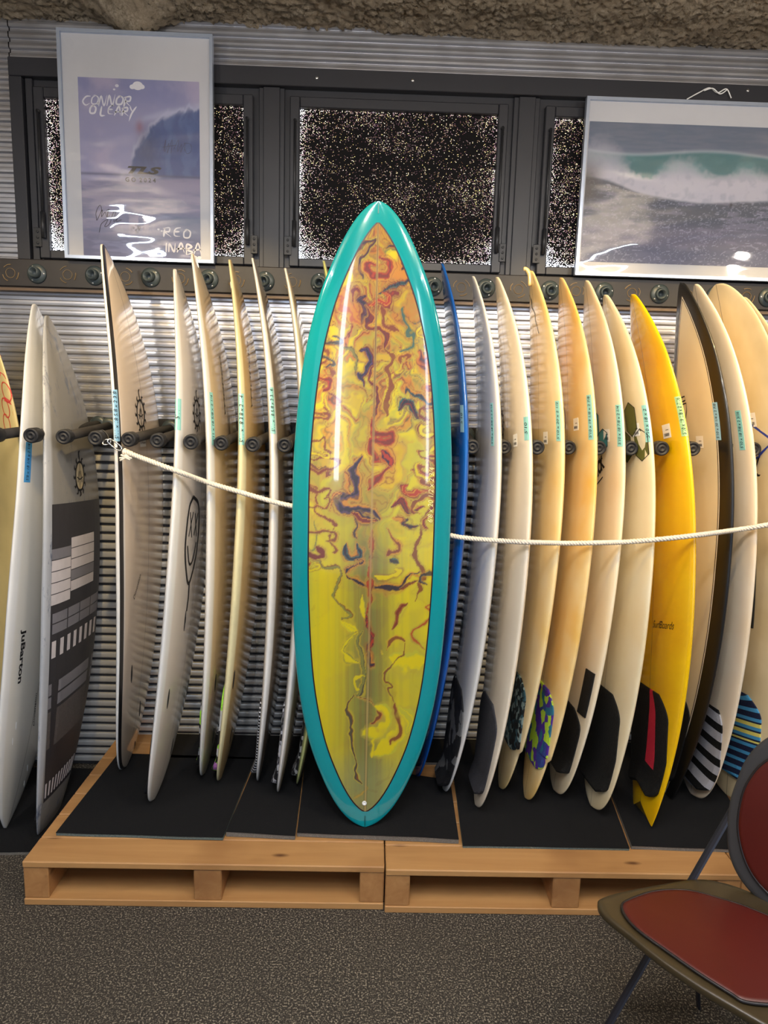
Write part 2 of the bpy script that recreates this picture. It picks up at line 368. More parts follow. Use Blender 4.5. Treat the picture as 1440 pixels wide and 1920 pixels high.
for (a,b) in panes:
    # perforated screen: grid so that the light leaking round its rim follows the rim
    nx,nz=90,66; V=[];E=[]
    for j in range(nz):
        for i in range(nx):
            u,vv=i/(nx-1),j/(nz-1); V.append((a+(b-a)*u,YW-.014,PZ0+(PZ1-PZ0)*vv))
            x=V[-1][0]; dl=u*.72; dr=(1-u)*.72; db=vv*.53; dt=(1-vv)*.53
            cn=.6+.8*noise.noise(Vector((x*9,vv*5,2))); cn=max(cn,0)
            e=(math.exp(-dl/.016)*.9+math.exp(-dr/.010)*.6)*cn+math.exp(-db/.014)*1.0*max(0,.9+noise.noise(Vector((x*6,4,2)))*1.2)*(.35+.65*(abs(u-.5)*2)**.7)+math.exp(-dt/.006)*.25
            e+= .55*math.exp(-(dl/.10)**2-(db/.09)**2)+.35*math.exp(-((dr-.0)/.10)**2-((db-.06)/.05)**2)+.22*math.exp(-((dl-.06)/.05)**2)*max(0,cn-.2)+.16*math.exp(-((dt-.05)/.04)**2)*max(0,noise.noise(Vector((x*14,1,9)))+.3)
            E.append(e)
    F=[(j*nx+i,j*nx+i+1,(j+1)*nx+i+1,(j+1)*nx+i) for j in range(nz-1) for i in range(nx-1)]
    mk('perforated_pane',V,F,m_screen,win,attrs={'edge':E})
    q=MB(); w1=.036
    q.box(a-w1,a,YW-.036,YW-.012,PZ0-.03,PZ1+w1,.003).box(b,b+w1,YW-.036,YW-.012,PZ0-.03,PZ1+w1,.003).box(a,b,YW-.034,YW-.012,PZ1,PZ1+w1,.003).box(a,b,YW-.034,YW-.012,PZ0-.03,PZ0,.003)
    sash=q.build('sash',m_frame,win)
    for sx,sgn in ((a-.016,-1),(b+.016,1)):
        r=MB().tube([(sx,YW-.047,PZ0+.13),(sx,YW-.047,PZ1-.05)],.0045,8).tube([(sx,YW-.047,PZ0+.04),(sx,YW-.047,PZ0+.13)],.008,8).tube([(sx,YW-.05,PZ1-.05),(sx,YW-.03,PZ1-.05)],.006,8)
        r.build('stay_rod',m_black,sash,True)
        hp=MB().box(sx+sgn*.012,sx+sgn*.036,YW-.041,YW-.036,PZ0+.01,PZ0+.075,.001)
        for k in range(3): hp.lathe([(0,.0045),(.003,.0045),(.004,.002)],(sx+sgn*.024,YW-.041,PZ0+.022+k*.02),(0,-1,0),8)
        hp.build('hinge_plate',m_black,sash)
for a,b in ((panes[0][1]+.036,panes[1][0]-.036),(panes[1][1]+.036,panes[2][0]-.036)):
    m=(a+b)/2
    bx('mullion',a+.02,b-.02,YW-.026,YW-.012,WZ0,2.664)
    bx('mullion',m-.03,m+.03,YW-.034,YW-.026,WZ0,2.664)
bx('mullion',WX0+.05,panes[0][0]-.04,YW-.03,YW-.012,WZ0,2.664)
for x,y in ((594,146),(774,151),(1402,170)):
    P=on(x,y,1,YW-.045); MB().lathe([(0,.006),(.0015,.006),(.003,.003)],P,(0,-1,0),12).build('screw',m_screw,win,True)
# ---------------------------------------------------------------- upper ledge with pipe flanges
led=MB().box(-1.9,1.9,YW-.060,YW-.0,1.937,2.036,.003).build('ledge_plank',m_ledge)
tag(led,'long dark plank across the wall under the window, carrying round pipe flanges','plank')
MB().box(-1.9,1.9,YW-.05,YW+.0,1.924,1.9365).build('trim_strip',plain('tan_trim',S(98,80,64),.5),led)
fx=[70,178,283,392,497,600,705,812,911,1031,1133,1237,1342,1440]
fl0=None
for i,x in enumerate(fx):
    P=on(x,516+34*x/1440+ (0),1,YW-.060); P[2]=1.984
    if fl0 is None:
        r=empty('pipe_flange',P,'x','pipe flange','pipe flanges along the dark plank')
        MB().lathe([(0,.035),(.004,.035),(.007,.031),(.012,.022),(.012,.0185),(.004,.0185)],P,(0,-1,0),32,False).build('flange_disc',m_flange,r,True)
        ax=np.array([-.12,-1,.12]); MB().lathe([(0,.021),(.030,.0185),(.030,.0135),(.004,.0135)],P,ax,28).build('socket',m_flange,r,True)
        for k in range(3):
            a=PI/2+.5+k*2*PI/3; MB().lathe([(.006,.0042),(.0085,.0042),(.0095,.002)],P+np.array([math.cos(a)*.027,0,math.sin(a)*.027]),(0,-1,0),10).build('screw',m_screw,r,True)
        fl0=r
    else:
        r=fl0.copy(); C.objects.link(r); r.location=tuple(P); r.rotation_euler=(0,-.35*i if i<7 else .4*i,0)
        for ch in list(fl0.children):
            c2=ch.copy(); C.objects.link(c2); c2.parent=r
    where=['first from the left end','second from the left, left of the black-striped board','third from the left, above the black-striped board','fourth from the left, under the left poster\'s corner','fifth from the left, behind a white board','sixth from the left, beside the big teal board','hidden behind the teal board tip','just right of the teal board','behind the nose of the grey-white board','between two cream boards right of the bent nose','below the left corner of the right poster','under the right poster, left of the black-railed board','under the right poster, right of the black-railed board','last on the right, cut by the frame'][i]
    r['label']='grey round pipe flange on dark plank, '+where
MB2=MB()
for x in (20,127,235,338,443,548,865,972,1080,1185,1290,1400):
    P=on(x,520+34*x/1440,1,YW-.0615); P[2]=1.984; q=MB(); r0=.017
    for a0,a1,rr,th in ((0,2*PI,.017,.0011),(.3,1.3,.030,.0015),(2.2,3.2,.030,.0015),(4.3,5.2,.030,.002)):
        a=np.linspace(a0+x,a1+x,22); q.tube([P+np.array([math.cos(t)*rr*(1+.03*math.sin(5*t)),0,math.sin(t)*rr]) for t in a],th,5)
    q.build('glue_ring',m_gold,led)
# ---------------------------------------------------------------- peg rail
rail=MB().box(-1.9,1.9,YW-.040,YW+.0,1.353,1.460,.003).build('peg_rail',m_darkwall)
tag(rail,'black wooden rail on the wall behind the boards, holding the pegs','rail')
# ================================================================= PALLETS, MATS
def pallet(x0,y0,label,grey):
    r=empty('wooden_pallet',(x0,y0,0),label,'pallet')
    W=1.098; D=.86
    ws=[.118]+[.1205]*6; gap=(D-sum(ws))/(len(ws)-1); y=y0
    for k,wd in enumerate(ws):
        MB().box(x0,x0+W,y,y+wd,.126,.146 if k else .147,.003).build('deck_board',m_pine,r); y+=wd+gap
    for k,(a,b) in enumerate(((0,.075),(.515,.60),(W-.075,W))):
        MB().box(x0+a,x0+b,y0+.004,y0+D,.022,.126,.003).build('stringer',m_pine_y,r)
    for k,(a,b) in enumerate(((0,.145),(.155,.30),(.40,.5),(.58,.68),(D-.1,D))):
        MB().box(x0,x0+W,y0+a,y0+b,.0005,.022,.002).build('bottom_board',m_pine if k==0 else m_pine_g,r)
    return r
PX0=on(50,1700,2,0); PX1=on(724,1704,2,0)
py=(PX0[1]+PX1[1])/2
pallet(PX0[0]-.01,py,'pale pine pallet under the left boards, its left end in view',0)
pallet(PX0[0]-.01+1.102,py-.012,'pine pallet under the right boards, next to the red chair',0)
pallet(PX0[0]-.01+2.204,py-.006,'pine pallet at the right, mostly hidden behind the red chair seat',0)
PFX=PX0[0]-.01
def q2(x,y,z=.160): p=on(x,y,2,z); return p[0],p[1]
def mat(name,quad,z0,z1,label,edge=m_mat_edge,wave=0,top=.0015):
    (a,b,c,d)=quad # front-left, front-right, back-right, back-left
    n=28;V=[];
    r=empty(name,(a[0],a[1],z0),label,'mat')
    for nm,za,zb,m in (('felt_underlay',z0,z1-top,edge),('black_top',z1-top,z1,m_mat)):
        V=[];n=24;m2=8
        for zz in (za,zb):
            for j in range(m2+1):
                for i in range(n+1):
                    u,v=i/n,j/m2; x=(a[0]*(1-u)+b[0]*u)*(1-v)+(d[0]*(1-u)+c[0]*u)*v; y=(a[1]*(1-u)+b[1]*u)*(1-v)+(d[1]*(1-u)+c[1]*u)*v
                    e=.0025*noise.noise(Vector((x*7,y*3,z0*50))) if j==0 else 0
                    V.append((x,y+e-(.002 if nm=='black_top' and j==0 else 0),zz+wave*(.5+.5*math.sin(x*9))*(1-v)**4*(1 if zz>z0+.0001 else 0)))
        N=(n+1)*(m2+1); F=[]
        for j in range(m2):
            for i in range(n):
                k=j*(n+1)+i; F.append((N+k,N+k+1,N+k+n+2,N+k+n+1)); F.append((k,k+n+1,k+n+2,k+1))
        for i in range(n): F.append((i,i+1,N+i+1,N+i)); k=m2*(n+1)+i; F.append((k,N+k,N+k+1,k+1))
        for j in range(m2): k=j*(n+1); F.append((k,N+k,N+k+n+1,k+n+1)); k+=n; F.append((k,k+n+1,N+k+n+1,N+k))
        mk(nm,V,F,m,r)
    return r
MZ=.1475
mat('floor_mat',[q2(105,1560),q2(418,1569),q2(478,1420),q2(222,1412)],MZ,MZ+.012,'black felt mat with green-grey edge on the left pallet end',m_mat_edge2)
mat('floor_mat',[q2(424,1562),q2(553,1568),q2(571,1424),q2(484,1420)],MZ,MZ+.016,'narrow black felt mat with thick grey edge, left of the teal board',m_mat_edge,.004)
mat('floor_mat',[q2(557,1562),q2(860,1575),q2(844,1464),q2(573,1424)],MZ,MZ+.016,'black felt mat under the foot of the big teal board',m_mat_edge,.003)
mat('floor_mat',[q2(868,1583),q2(1180,1588),q2(1120,1424),q2(848,1430)],MZ,MZ+.010,'black felt mat with thin edge right of the teal board',m_mat_edge2)
mat('floor_mat',[q2(1184,1585),q2(1420,1594),q2(1330,1432),q2(1124,1426)],MZ,MZ+.014,'black felt mat with tan edge beside the red chair',m_mat_edge)
mat('floor_mat',[(PFX+.19,2.50),(PFX+1.1,2.50),(PFX+1.1,2.69),(PFX+.19,2.69)],MZ,MZ+.012,'black felt strip against the wall behind the left boards',m_mat_edge)
mat('floor_mat',[(PFX+1.115,2.50),(PFX+2.75,2.50),(PFX+2.75,2.69),(PFX+1.115,2.69)],MZ,MZ+.012,'black felt strip against the wall behind the right boards',m_mat_edge)
mat('floor_mat',[(-1.9,2.10),(PFX-.02,2.13),(PFX-.02,2.66),(-1.9,2.66)],.0005,.014,'black felt mat on the floor left of the pallet, under two boards',m_mat_edge)
# ================================================================= SURFBOARDS
OUT={
'short':[(0,.0),(.004,.16),(.02,.34),(.06,.52),(.12,.67),(.2,.8),(.32,.92),(.45,.99),(.53,1),(.65,.965),(.76,.85),(.86,.65),(.93,.42),(.975,.21),(1,0)],
'round':[(0,0),(.003,.17),(.012,.32),(.035,.48),(.07,.60),(.12,.70),(.2,.82),(.32,.93),(.45,.99),(.53,1),(.65,.965),(.76,.85),(.86,.65),(.93,.42),(.975,.21),(1,0)],
'squash':[(0,.36),(.004,.40),(.02,.46),(.06,.57),(.12,.69),(.2,.81),(.32,.93),(.45,.99),(.53,1),(.65,.965),(.76,.85),(.86,.65),(.93,.42),(.975,.21),(1,0)],
'pin':[(0,.0),(.01,.10),(.04,.28),(.09,.48),(.16,.68),(.26,.86),(.38,.96),(.5,1),(.62,.97),(.75,.86),(.86,.65),(.93,.42),(.975,.21),(1,0)],
'swal':[(0,.34),(.01,.38),(.05,.50),(.12,.67),(.22,.84),(.35,.96),(.48,1),(.60,.98),(.73,.87),(.85,.66),(.93,.41),(.975,.21),(1,0)],
'rfish':[(0,0),(.003,.20),(.012,.36),(.05,.56),(.12,.72),(.22,.88),(.35,.97),(.5,1),(.62,.99),(.75,.92),(.86,.76),(.93,.57),(.975,.34),(1,0)],
'fish':[(0,.40),(.01,.44),(.05,.56),(.12,.72),(.22,.88),(.35,.97),(.5,1),(.62,.99),(.75,.92),(.86,.76),(.93,.57),(.975,.34),(1,0)],
'mid':[(0,0),(.003,.10),(.012,.21),(.035,.37),(.08,.56),(.15,.76),(.25,.91),(.38,.985),(.5,1),(.62,.985),(.75,.89),(.85,.72),(.92,.51),(.965,.32),(.988,.175),(.997,.085),(1,0)],
}
class Board:
    def __init__(s,tail,nose,W=.48,T=.062,out='short',nr=.12,tr=.055,wdir=(0,-1,0),yaw=0,notch=0,wing=None,N=44,K=84):
        s.tail=np.array(tail,float); s.nose=np.array(nose,float); d=s.nose-s.tail; s.L=np.linalg.norm(d); s.es=d/s.L
        wv=np.array(wdir,float); wv-=s.es*(wv@s.es); wv/=np.linalg.norm(wv); tv=np.cross(wv,s.es)
        s.ew=wv*math.cos(yaw)+tv*math.sin(yaw); s.et=np.cross(s.ew,s.es)
        s.W=W;s.T=T-.004;s.nr=nr;s.tr=tr;s.notch=notch;s.wing=wing
        P=np.array(OUT[out]); th=np.arccos(1-2*P[:,0]); c=catmull(np.c_[th,P[:,1]],14); s._t=c[:,0]; s._w=np.maximum(c[:,1],0)
        s.N=N; s.u=(1-np.cos(np.linspace(0,PI,K)))/2
    def hw(s,u):
        u=np.clip(u,0,1); h=np.interp(np.arccos(1-2*u),s._t,s._w)*s.W/2
        if s.wing: h=h*np.where(u<s.wing,.86+.0*u,1)
        return np.maximum(h,.0006)
    def th(s,u): return s.T*np.maximum(.12,(np.sin(PI*np.clip(.02+.96*u**.93,0,1)))**.62)
    def rk(s,u):
        c=.46; a=s.nr*np.clip((u-c)/(1-c),0,1)**2.5+s.tr*np.clip((c-u)/c,0,1)**2.1
        return a-(s.tr*(1-u)+s.nr*u)
    def P(s,u,w,t):
        h=s.hw(u); sh=0
        if s.notch: sh=s.notch*np.clip(1-np.abs(w)/s.hw(0*u),0,1)*np.clip(1-u/.16,0,1)**1.5
        return s.tail+np.multiply.outer(u*s.L+sh,s.es)+np.multiply.outer(w,s.ew)+np.multiply.outer(s.rk(u)+t,s.et)
    def sec(s,u,phi):
        h=s.hw(u);t=s.th(u)/2; c,sn=np.cos(phi),np.sin(phi)
        return s.P(u,h*np.sign(c)*np.abs(c)**(2/2.7),t*sn*np.where(sn<0,.9,1.0))
    def body(s,mat,parent,name='board_body'):
        ph=np.linspace(0,2*PI,s.N,endpoint=False); n=s.N; V=[];A={k:[] for k in('bw','be','bt','bs')}
        for u in s.u:
            V.append(s.sec(np.full(n,u),ph)); h=float(s.hw(u)); c=np.cos(ph); ww=h*np.sign(c)*np.abs(c)**(2/2.7)
            A['bw'].append(ww);A['be'].append(h-abs(ww));A['bt'].append(np.sin(ph));A['bs'].append(np.full(n,u))
        K=len(s.u); V=np.vstack(V); F=[(i*n+k,(i+1)*n+k,(i+1)*n+(k+1)%n,i*n+(k+1)%n) for i in range(K-1) for k in range(n)]
        F+=[tuple(range(n)),tuple((K-1)*n+k for k in range(n))[::-1]]
        return mk(name,V,F,mat,parent,True,{k:np.concatenate(v) for k,v in A.items()})
    # arc-length chart: a=0 at the rail toward +w, a>0 over the deck, a<0 over the bottom
    def ringtab(s,u,m=120):
        ph=np.linspace(-PI,PI,2*m+1); P=s.sec(np.full(len(ph),u),ph); d=np.r_[0,np.cumsum(np.linalg.norm(np.diff(P,axis=0),axis=1))]; return ph,d-d[m]
    def A(s,sm_,a,off=.0006):
        """sm_: metres from tail, a: arc metres -> world points lifted by off"""
        sm_=np.atleast_1d(sm_).astype(float); a=np.atleast_1d(a).astype(float); u=np.clip(sm_/s.L,.002,.998)
        us=np.linspace(u.min(),u.max(),6) if np.ptp(u)>1e-6 else np.array([u.min()]); tabs=[s.ringtab(x) for x in us]
        phs=np.array([np.interp(a,d,ph) for ph,d in tabs])
        if len(us)>1:
            k=np.clip((u-us[0])/(us[-1]-us[0])*5,0,4.9999); k0=k.astype(int); f=k-k0; i=np.arange(len(a)); phi=phs[k0,i]*(1-f)+phs[k0+1,i]*f
        else: phi=phs[0]
        p=s.sec(u,phi); e=1e-3; n=np.cross(s.sec(u,phi+.02)-s.sec(u,phi-.02),s.sec(np.clip(u+e,0,1),phi)-s.sec(np.clip(u-e,0,1),phi)); n/=np.linalg.norm(n,axis=-1)[:,None]+1e-12
        out=p-(s.P(u,0*u,0*u)); sg=np.sign((n*out).sum(-1)); n*=sg[:,None]
        off=np.asarray(off); return p+n*(off[:,None] if off.ndim else off)
    def find(s,x,y):
        if not hasattr(s,'_g'):
            us=np.linspace(.01,.99,240); G=[];I=[]
            for u in us:
                ph,d=s.ringtab(u,40); G.append(s.sec(np.full(len(ph),u),ph)); I+= [(u*s.L,a) for a in d]
            G=np.array(G); n=np.cross(np.gradient(G,axis=1),np.gradient(G,axis=0)); ce=s.P(us,0*us,0*us)[:,None]; n*=np.sign((n*(G-ce)).sum(-1))[...,None]
            f=((G-CAM)*n).sum(-1)<0; s._g=(proj(G.reshape(-1,3)),np.array(I),f.ravel())
        pr,I,f=s._g; d=((pr-(x,y))**2).sum(1)+np.where(f,0,1e5); return I[d.argmin()]
def decal(b,name,V2,F,mat,parent,anchor,rot=PI/2,off=.0008,flip=-1):
    """V2: flat artwork (x right, y up); rot turns it: 0 = up along the board"""
    s0,a0=anchor; V2=np.asarray(V2); c,sn=math.cos(rot),math.sin(rot); x=(V2[:,0]*c-V2[:,1]*sn)*flip; y=V2[:,0]*sn+V2[:,1]*c
    return mk(name,b.A(s0+y,a0+x,off),F,mat,parent)
def patch(b,name,s0,s1,alo,ahi,mat,parent,th=.0008,ns=20,na=8,attrs=True,kick=0,lift=0):
    """patch between arc functions alo(s), ahi(s); real thickness"""
    ss=np.linspace(s0,s1,ns); V=[];PS=[];PA=[]
    S_=[];A_=[]
    for x in ss:
        lo=alo(x) if callable(alo) else alo; hi=ahi(x) if callable(ahi) else ahi
        S_.append(np.full(na,x)); A_.append(np.linspace(lo,hi,na))
    S_=np.concatenate(S_);A_=np.concatenate(A_)
    top=th+kick*np.clip(1-(S_-s0)/(.07),0,1)**1.3
    edge=np.zeros((ns,na),bool); edge[0]=edge[-1]=True; edge[:,0]=edge[:,-1]=True; e=edge.ravel()
    if th>.002: top=np.where(e,top*.72,top)
    V=np.vstack([b.A(S_,A_,np.zeros(len(S_))+.0002+lift),b.A(S_,A_,top+.0002+lift)]); N=ns*na; F=[]
    for i in range(ns-1):
        for k in range(na-1): q=i*na+k; F.append((N+q,N+q+na,N+q+na+1,N+q+1)); F.append((q,q+1,q+na+1,q+na))
    for i in range(ns-1): q=i*na; F.append((q,q+na,N+q+na,N+q)); q+=na-1; F.append((q,N+q,N+q+na,q+na))
    for k in range(na-1): F.append((k,N+k,N+k+1,k+1)); q=(ns-1)*na+k; F.append((q,q+1,N+q+1,N+q))
    u=(S_-s0)/(s1-s0); v=np.tile(np.linspace(0,1,na),ns)
    return mk(name,V,F,mat,parent,False,{'ps':np.r_[u,u],'pa':np.r_[v,v]})
def board_mat(name,c,bottom=None,rough=.3,stringer=True,bands=(),var=.06,coat=.95,noise_s=5,mott=None,sss=0,tint=None):
    t=NT(name); t.set(Roughness=rough,Coat_Weight=coat,Coat_Roughness=.05)
    bt=t.attr('bt').outputs['Fac']; be=t.attr('be').outputs['Fac']; bw=t.attr('bw').outputs['Fac']
    n=t.noise(noise_s,3); d=(tint if tint else tuple(v*(1-var*2) for v in c[:3])+(1,)); col=t.mix(t.math('MULTIPLY_ADD',n,2.4,-.75,clamp=True),c,d)
    if bottom: col=t.mix(t.math('MULTIPLY_ADD',bt,-9,-4.3,clamp=True),col,bottom)
    if mott: # (scale, colour, threshold)
        mm=t.noise(mott[0],6,.75,t.co((1,1,.35))); col=t.mix(t.math('MULTIPLY_ADD',mm,9,-9*mott[2],clamp=True),col,mott[1])
    for side,lo,hi,bc in bands:
        f=t.math('MULTIPLY',t.math('GREATER_THAN',be,lo),t.math('LESS_THAN',be,hi))
        if side: f=t.math('MULTIPLY',f,t.math('GREATER_THAN' if side>0 else 'LESS_THAN',bt,0))
        col=t.mix(f,col,bc)
    if stringer:
        f=t.math('LESS_THAN',t.math('ABSOLUTE',bw),.0013); col=t.mix(t.math('MULTIPLY',f,.75),col,S(70,50,36))
    t.col(col); return t.m
def bp(t,n,z,Yn,**k): return Board(on(t[0],t[1],2,z),on(n[0],n[1],1,Yn),**k)
BOARDS=[]
def board_root(b,label,name='surfboard'):
    BOARDS.append(b)
    return empty(name,b.tail,label,'surfboard','surfboards in the rack')
def tape(b,r,x,y,L,s,mat=m_tape,wd=.026,rot=PI/2,ts=.018,flip=-1):
    s0,a0=b.find(x,y); L=L/2
    tp=patch(b,'size_tape',s0-L,s0+L,a0-wd/2,a0+wd/2,mat,r,.0004,14,5)
    if s:
        V,F=text2d(s,ts,.15); mx=np.ptp(V[:,0]); k=min(1,(2*L*.92)/mx); decal(b,'handwriting',V*[k,1],F,m_ink,tp,(s0,a0),rot,.0012,flip)
def price(b,r,x,y,s=1):
    s0,a0=b.find(x,y); l=patch(b,'price_label',s0-.021*s,s0+.021*s,a0-.024*s,a0+.024*s,m_white,r,.0004,6,5)
    L=[]; x=-.010
    while x<.010: w=random.choice((.0006,.001,.0014)); L.append((np.array([(x,-.012),(x+w,-.012),(x+w,-.005),(x,-.005)])*s,[(0,1,2,3)])); x+=w+random.choice((.0007,.0011))
    L.append((np.array([(-.002,.002),(.009,.002),(.009,.0035),(-.002,.0035)])*s,[(0,1,2,3)]))
    V,F=merge2d(L); decal(b,'barcode',V*[1.6,1.25],F,m_ink,l,(s0,a0),0,.0011)
def sun(b,r,x,y,R=.045,fill=None,flip=-1):
    an=b.find(x,y)
    if fill:
        a=np.linspace(0,2*PI,33)[:-1]; decal(b,'emblem_ground',np.c_[np.cos(a)*.6*R,np.sin(a)*.78*R],[tuple(range(32))],fill,r,an,0,.0006)
    V,F=sun2d(R); decal(b,'sun_emblem',V,F,m_ink,r,an,0,.001,flip)
def lettering(b,r,s,x,y,size,rot=PI/2,mat=m_ink,bold=.02,shear=.2,flip=-1,name='lettering',sx=1):
    V,F=text2d(s,size,shear,bold); decal(b,name,V*[1,sx],F,mat,r,b.find(x,y),rot,.001,flip)
def lines(b,r,Ls,x,y,mat=m_ink,name='emblem',flip=-1,rot=0):
    V,F=merge2d([ribbon2d(np.array(P),w,0) for P,w in Ls]); decal(b,name,V,F,mat,r,b.find(x,y),rot,.001,flip)
def plugs(b,r,pts,mat=m_black,Lh=.035,wd=.012):
    for x,y in pts:
        s0,a0=b.find(x,y); patch(b,'fin_plug',s0-Lh,s0+Lh,lambda q,a0=a0,s0=s0:a0-wd/2*math.sqrt(max(.02,1-((q-s0)/Lh)**2)),lambda q,a0=a0,s0=s0:a0+wd/2*math.sqrt(max(.02,1-((q-s0)/Lh)**2)),mat,r,.0007,9,3)
def pad(b,r,s0,s1,frac,mat,th=.006,kick=.018,peak=.25,name='traction_pad',asym=0):
    """tail traction pad over the deck; frac = share of the half width"""
    def half(x):
        u=x/b.L; h=float(b.hw(u)); ph,d=b.ringtab(u,40); tot=d[-1]  # arc from rail to rail is tot over the deck
        f=(x-s0)/(s1-s0); k=1-max(0,(f-.78)/.22)**2*peak*1.9; k*=1-max(0,(.10-f)/.10)**2*.35
        return tot/2, min(h*frac,.155)*k
    lo=lambda x:(lambda c,h:c-h)(*half(x)); hi=lambda x:(lambda c,h:c+h)(*half(x))
    return patch(b,name,s0,s1,lo,hi,mat,r,th,34,18,kick=kick)
def padmat(name,kind,*cols):
    t=NT(name); t.set(Roughness=.7,Specular_IOR_Level=.3); ps=t.attr('ps').outputs['Fac']; pa=t.attr('pa').outputs['Fac']
    v=t.n('ShaderNodeTexVoronoi',i_Scale=260); t.l(t.co(),v.inputs['Vector'])
    if kind=='plain':
        n=t.noise(60,4); col=t.mix(n,cols[0],tuple(x*1.7 for x in cols[0][:3])+(1,))
    elif kind=='camo':
        vv=t.n('ShaderNodeTexVoronoi',i_Scale=cols[0]); nz=t.n('ShaderNodeTexNoise',i_Scale=30,i_Detail=3); t.l(t.co(),nz.inputs[0]); 
        mp=t.n('ShaderNodeVectorMath',operation='MULTIPLY_ADD'); t.l(nz.outputs['Color'],mp.inputs[0]); mp.inputs[1].default_value=(.03,.03,.03); t.l(t.co(),mp.inputs[2]); t.l(mp.outputs[0],vv.inputs['Vector'])
        sp=t.n('ShaderNodeSeparateColor'); t.l(vv.outputs['Color'],sp.inputs[0]); k=len(cols)-1
        col=t.ramp(sp.outputs[0],[(i/k,cc) for i,cc in enumerate(cols[1:])],'CONSTANT')
    elif kind=='stripes':
        n=cols[0]; fr=t.math('FRACT',t.math('MULTIPLY',t.math('ADD',ps,t.math('MULTIPLY',pa,cols[3])),n)); col=t.mix(t.math('GREATER_THAN',fr,cols[4] if len(cols)>4 else .5),cols[1],cols[2])
    elif kind=='blue':
        ss=t.math('ADD',ps,t.math('MULTIPLY',pa,.16)); fr=t.math('FRACT',t.math('MULTIPLY',ss,10)); col=t.mix(t.math('GREATER_THAN',fr,.62),S(24,32,62),S(70,150,200))
        y=t.math('MULTIPLY',t.math('GREATER_THAN',ss,.52),t.math('LESS_THAN',ss,.80)); y=t.math('MULTIPLY',y,t.math('LESS_THAN',t.math('FRACT',t.math('MULTIPLY',ss,10)),.42)); col=t.mix(y,col,S(226,214,110))
    elif kind=='red':
        e=t.math('MULTIPLY',t.math('GREATER_THAN',pa,t.math('MULTIPLY_ADD',ps,.12,.16)),t.math('LESS_THAN',pa,t.math('MULTIPLY_ADD',ps,-.02,.44))); e=t.math('MULTIPLY',e,t.math('GREATER_THAN',ps,.28)); col=t.mix(e,cols[0],cols[1])
    t.col(col); t.bump(v.outputs['Distance'],.6,.002); return t.m
CR=S(240,230,206); WH=S(238,236,232); YC=S(242,224,168)
# ---- left group: bottoms face right
b=Board(on(-48,1485,2,.016),on(-62,560,1,2.40),W=.52,out='fish',wdir=(.74,-.66,0)); r=board_root(b,'yellowed cream surfboard with red looping lettering, cut by the left edge of the photo')
b.body(board_mat('yellowed_glass_board',S(232,208,138),var=.12),r)
for k,(x,y) in enumerate(((8,700),(18,750))):
    lines(b,r,[([(-.03,.07),(.02,.06),(.035,.02),(.0,-.01),(-.03,.0)],.016),([(.0,-.01),(.05,-.02),(.05,-.05),(.0,-.045)],.010)],x,y,plain('coral_red_ink',S(224,92,80),.5),'red_lettering')
for k in range(3):
    a=np.linspace(0,2*PI,20); lines(b,r,[(np.c_[np.cos(a)*.02,np.sin(a)*.032],.0035)],12,735+k*30,plain('red_line_ink',S(214,70,52),.5),'looping_line')
b=bp((10,1552),(65,570),.016,2.48,W=.47,out='pin'); r=board_root(b,'white surfboard on the floor left of the pallet, with blue tape and black lettering')
b.body(board_mat('white_gloss_board',WH,S(226,222,212)),r)
tape(b,r,52,868,.13,"5'8 x 18 1/4 x 2 1/4",m_tapes,.03,PI/2,.016)
lettering(b,r,'JuBarton',40,1232,.052,-PI/2,bold=.03,shear=0,sx=.62); lettering(b,r,'Dimension',66,1330,.03,PI/2,bold=.0,shear=.3,sx=.6)
plugs(b,r,[(30,1360),(25,1390),(50,1440),(46,1470)],m_white,.014,.004)
# board with printed dark panels
b=bp((92,1540),(88,592),.016,2.46,W=.50,T=.066,out='squash',yaw=-.05); r=board_root(b,'grey mottled surfboard with dark printed panels and white rectangles, left of the pallet')
b.body(board_mat('grey_marbled_board',S(178,180,184),S(140,137,132),.45,mott=(22,S(96,104,122),.565),coat=.2,stringer=False),r)
m_panel=plain('charcoal_print',S(52,50,54),.5,var=.15); m_pg=plain('grey_print',S(128,126,132),.55); m_pw=plain('white_print',S(214,206,206),.55)
def brect(x0,y0,x1,y1,mat,name,th=.0006,lift=0,skew=0):
    s0,a0=b.find(x0,y1); s1,a1=b.find(x1,y0); a2=b.find(x0,y0)[1]; a3=b.find(x1,y1)[1]
    f=lambda q:(q-s0)/(s1-s0)
    return patch(b,name,s0,s1,lambda q:a0+(a2-a0)*f(q),lambda q:a3+(a1-a3)*f(q),mat,r,th,16,8,lift=lift)
A_=b.find(103,950); print('panel anchor',A_)
aL=b.find(106,1100)[1]; full=b.ringtab(.5,40)[1][0]
sA=b.find(120,945)[0]; sB=b.find(105,1480)[0]
alo=lambda q:-(abs(b.ringtab(q/b.L,30)[1][0])-.035); ahi=lambda q:-.030
patch(b,'printed_panel',sB,sA,alo,ahi,m_panel,r,.0006,40,12)
def bar(s0,s1,f0,f1,mat,name='printed_bar',sk=.0):
    A0=lambda q:ahi(q)+(alo(q)-ahi(q))*f1; A1=lambda q:ahi(q)+(alo(q)-ahi(q))*f0
    return patch(b,name,s0,s1,A0,A1,mat,r,.0005,6,6,lift=.0008)
H=sA-sB
for k in range(5): bar(sA-H*(.14+.036*k+.033),sA-H*(.14+.036*k),.0,.28,m_pg if k==0 else m_pw,'printed_cell'); bar(sA-H*(.115+.036*k+.033),sA-H*(.115+.036*k),.29,.78,m_pg if k==3 else m_pw,'printed_cell')
for k in range(2):
    for j in range(4): bar(sA-H*(.345+.035*k+.031),sA-H*(.345+.035*k),.02+j*.24,.24+j*.24,m_pg,'printed_cell')
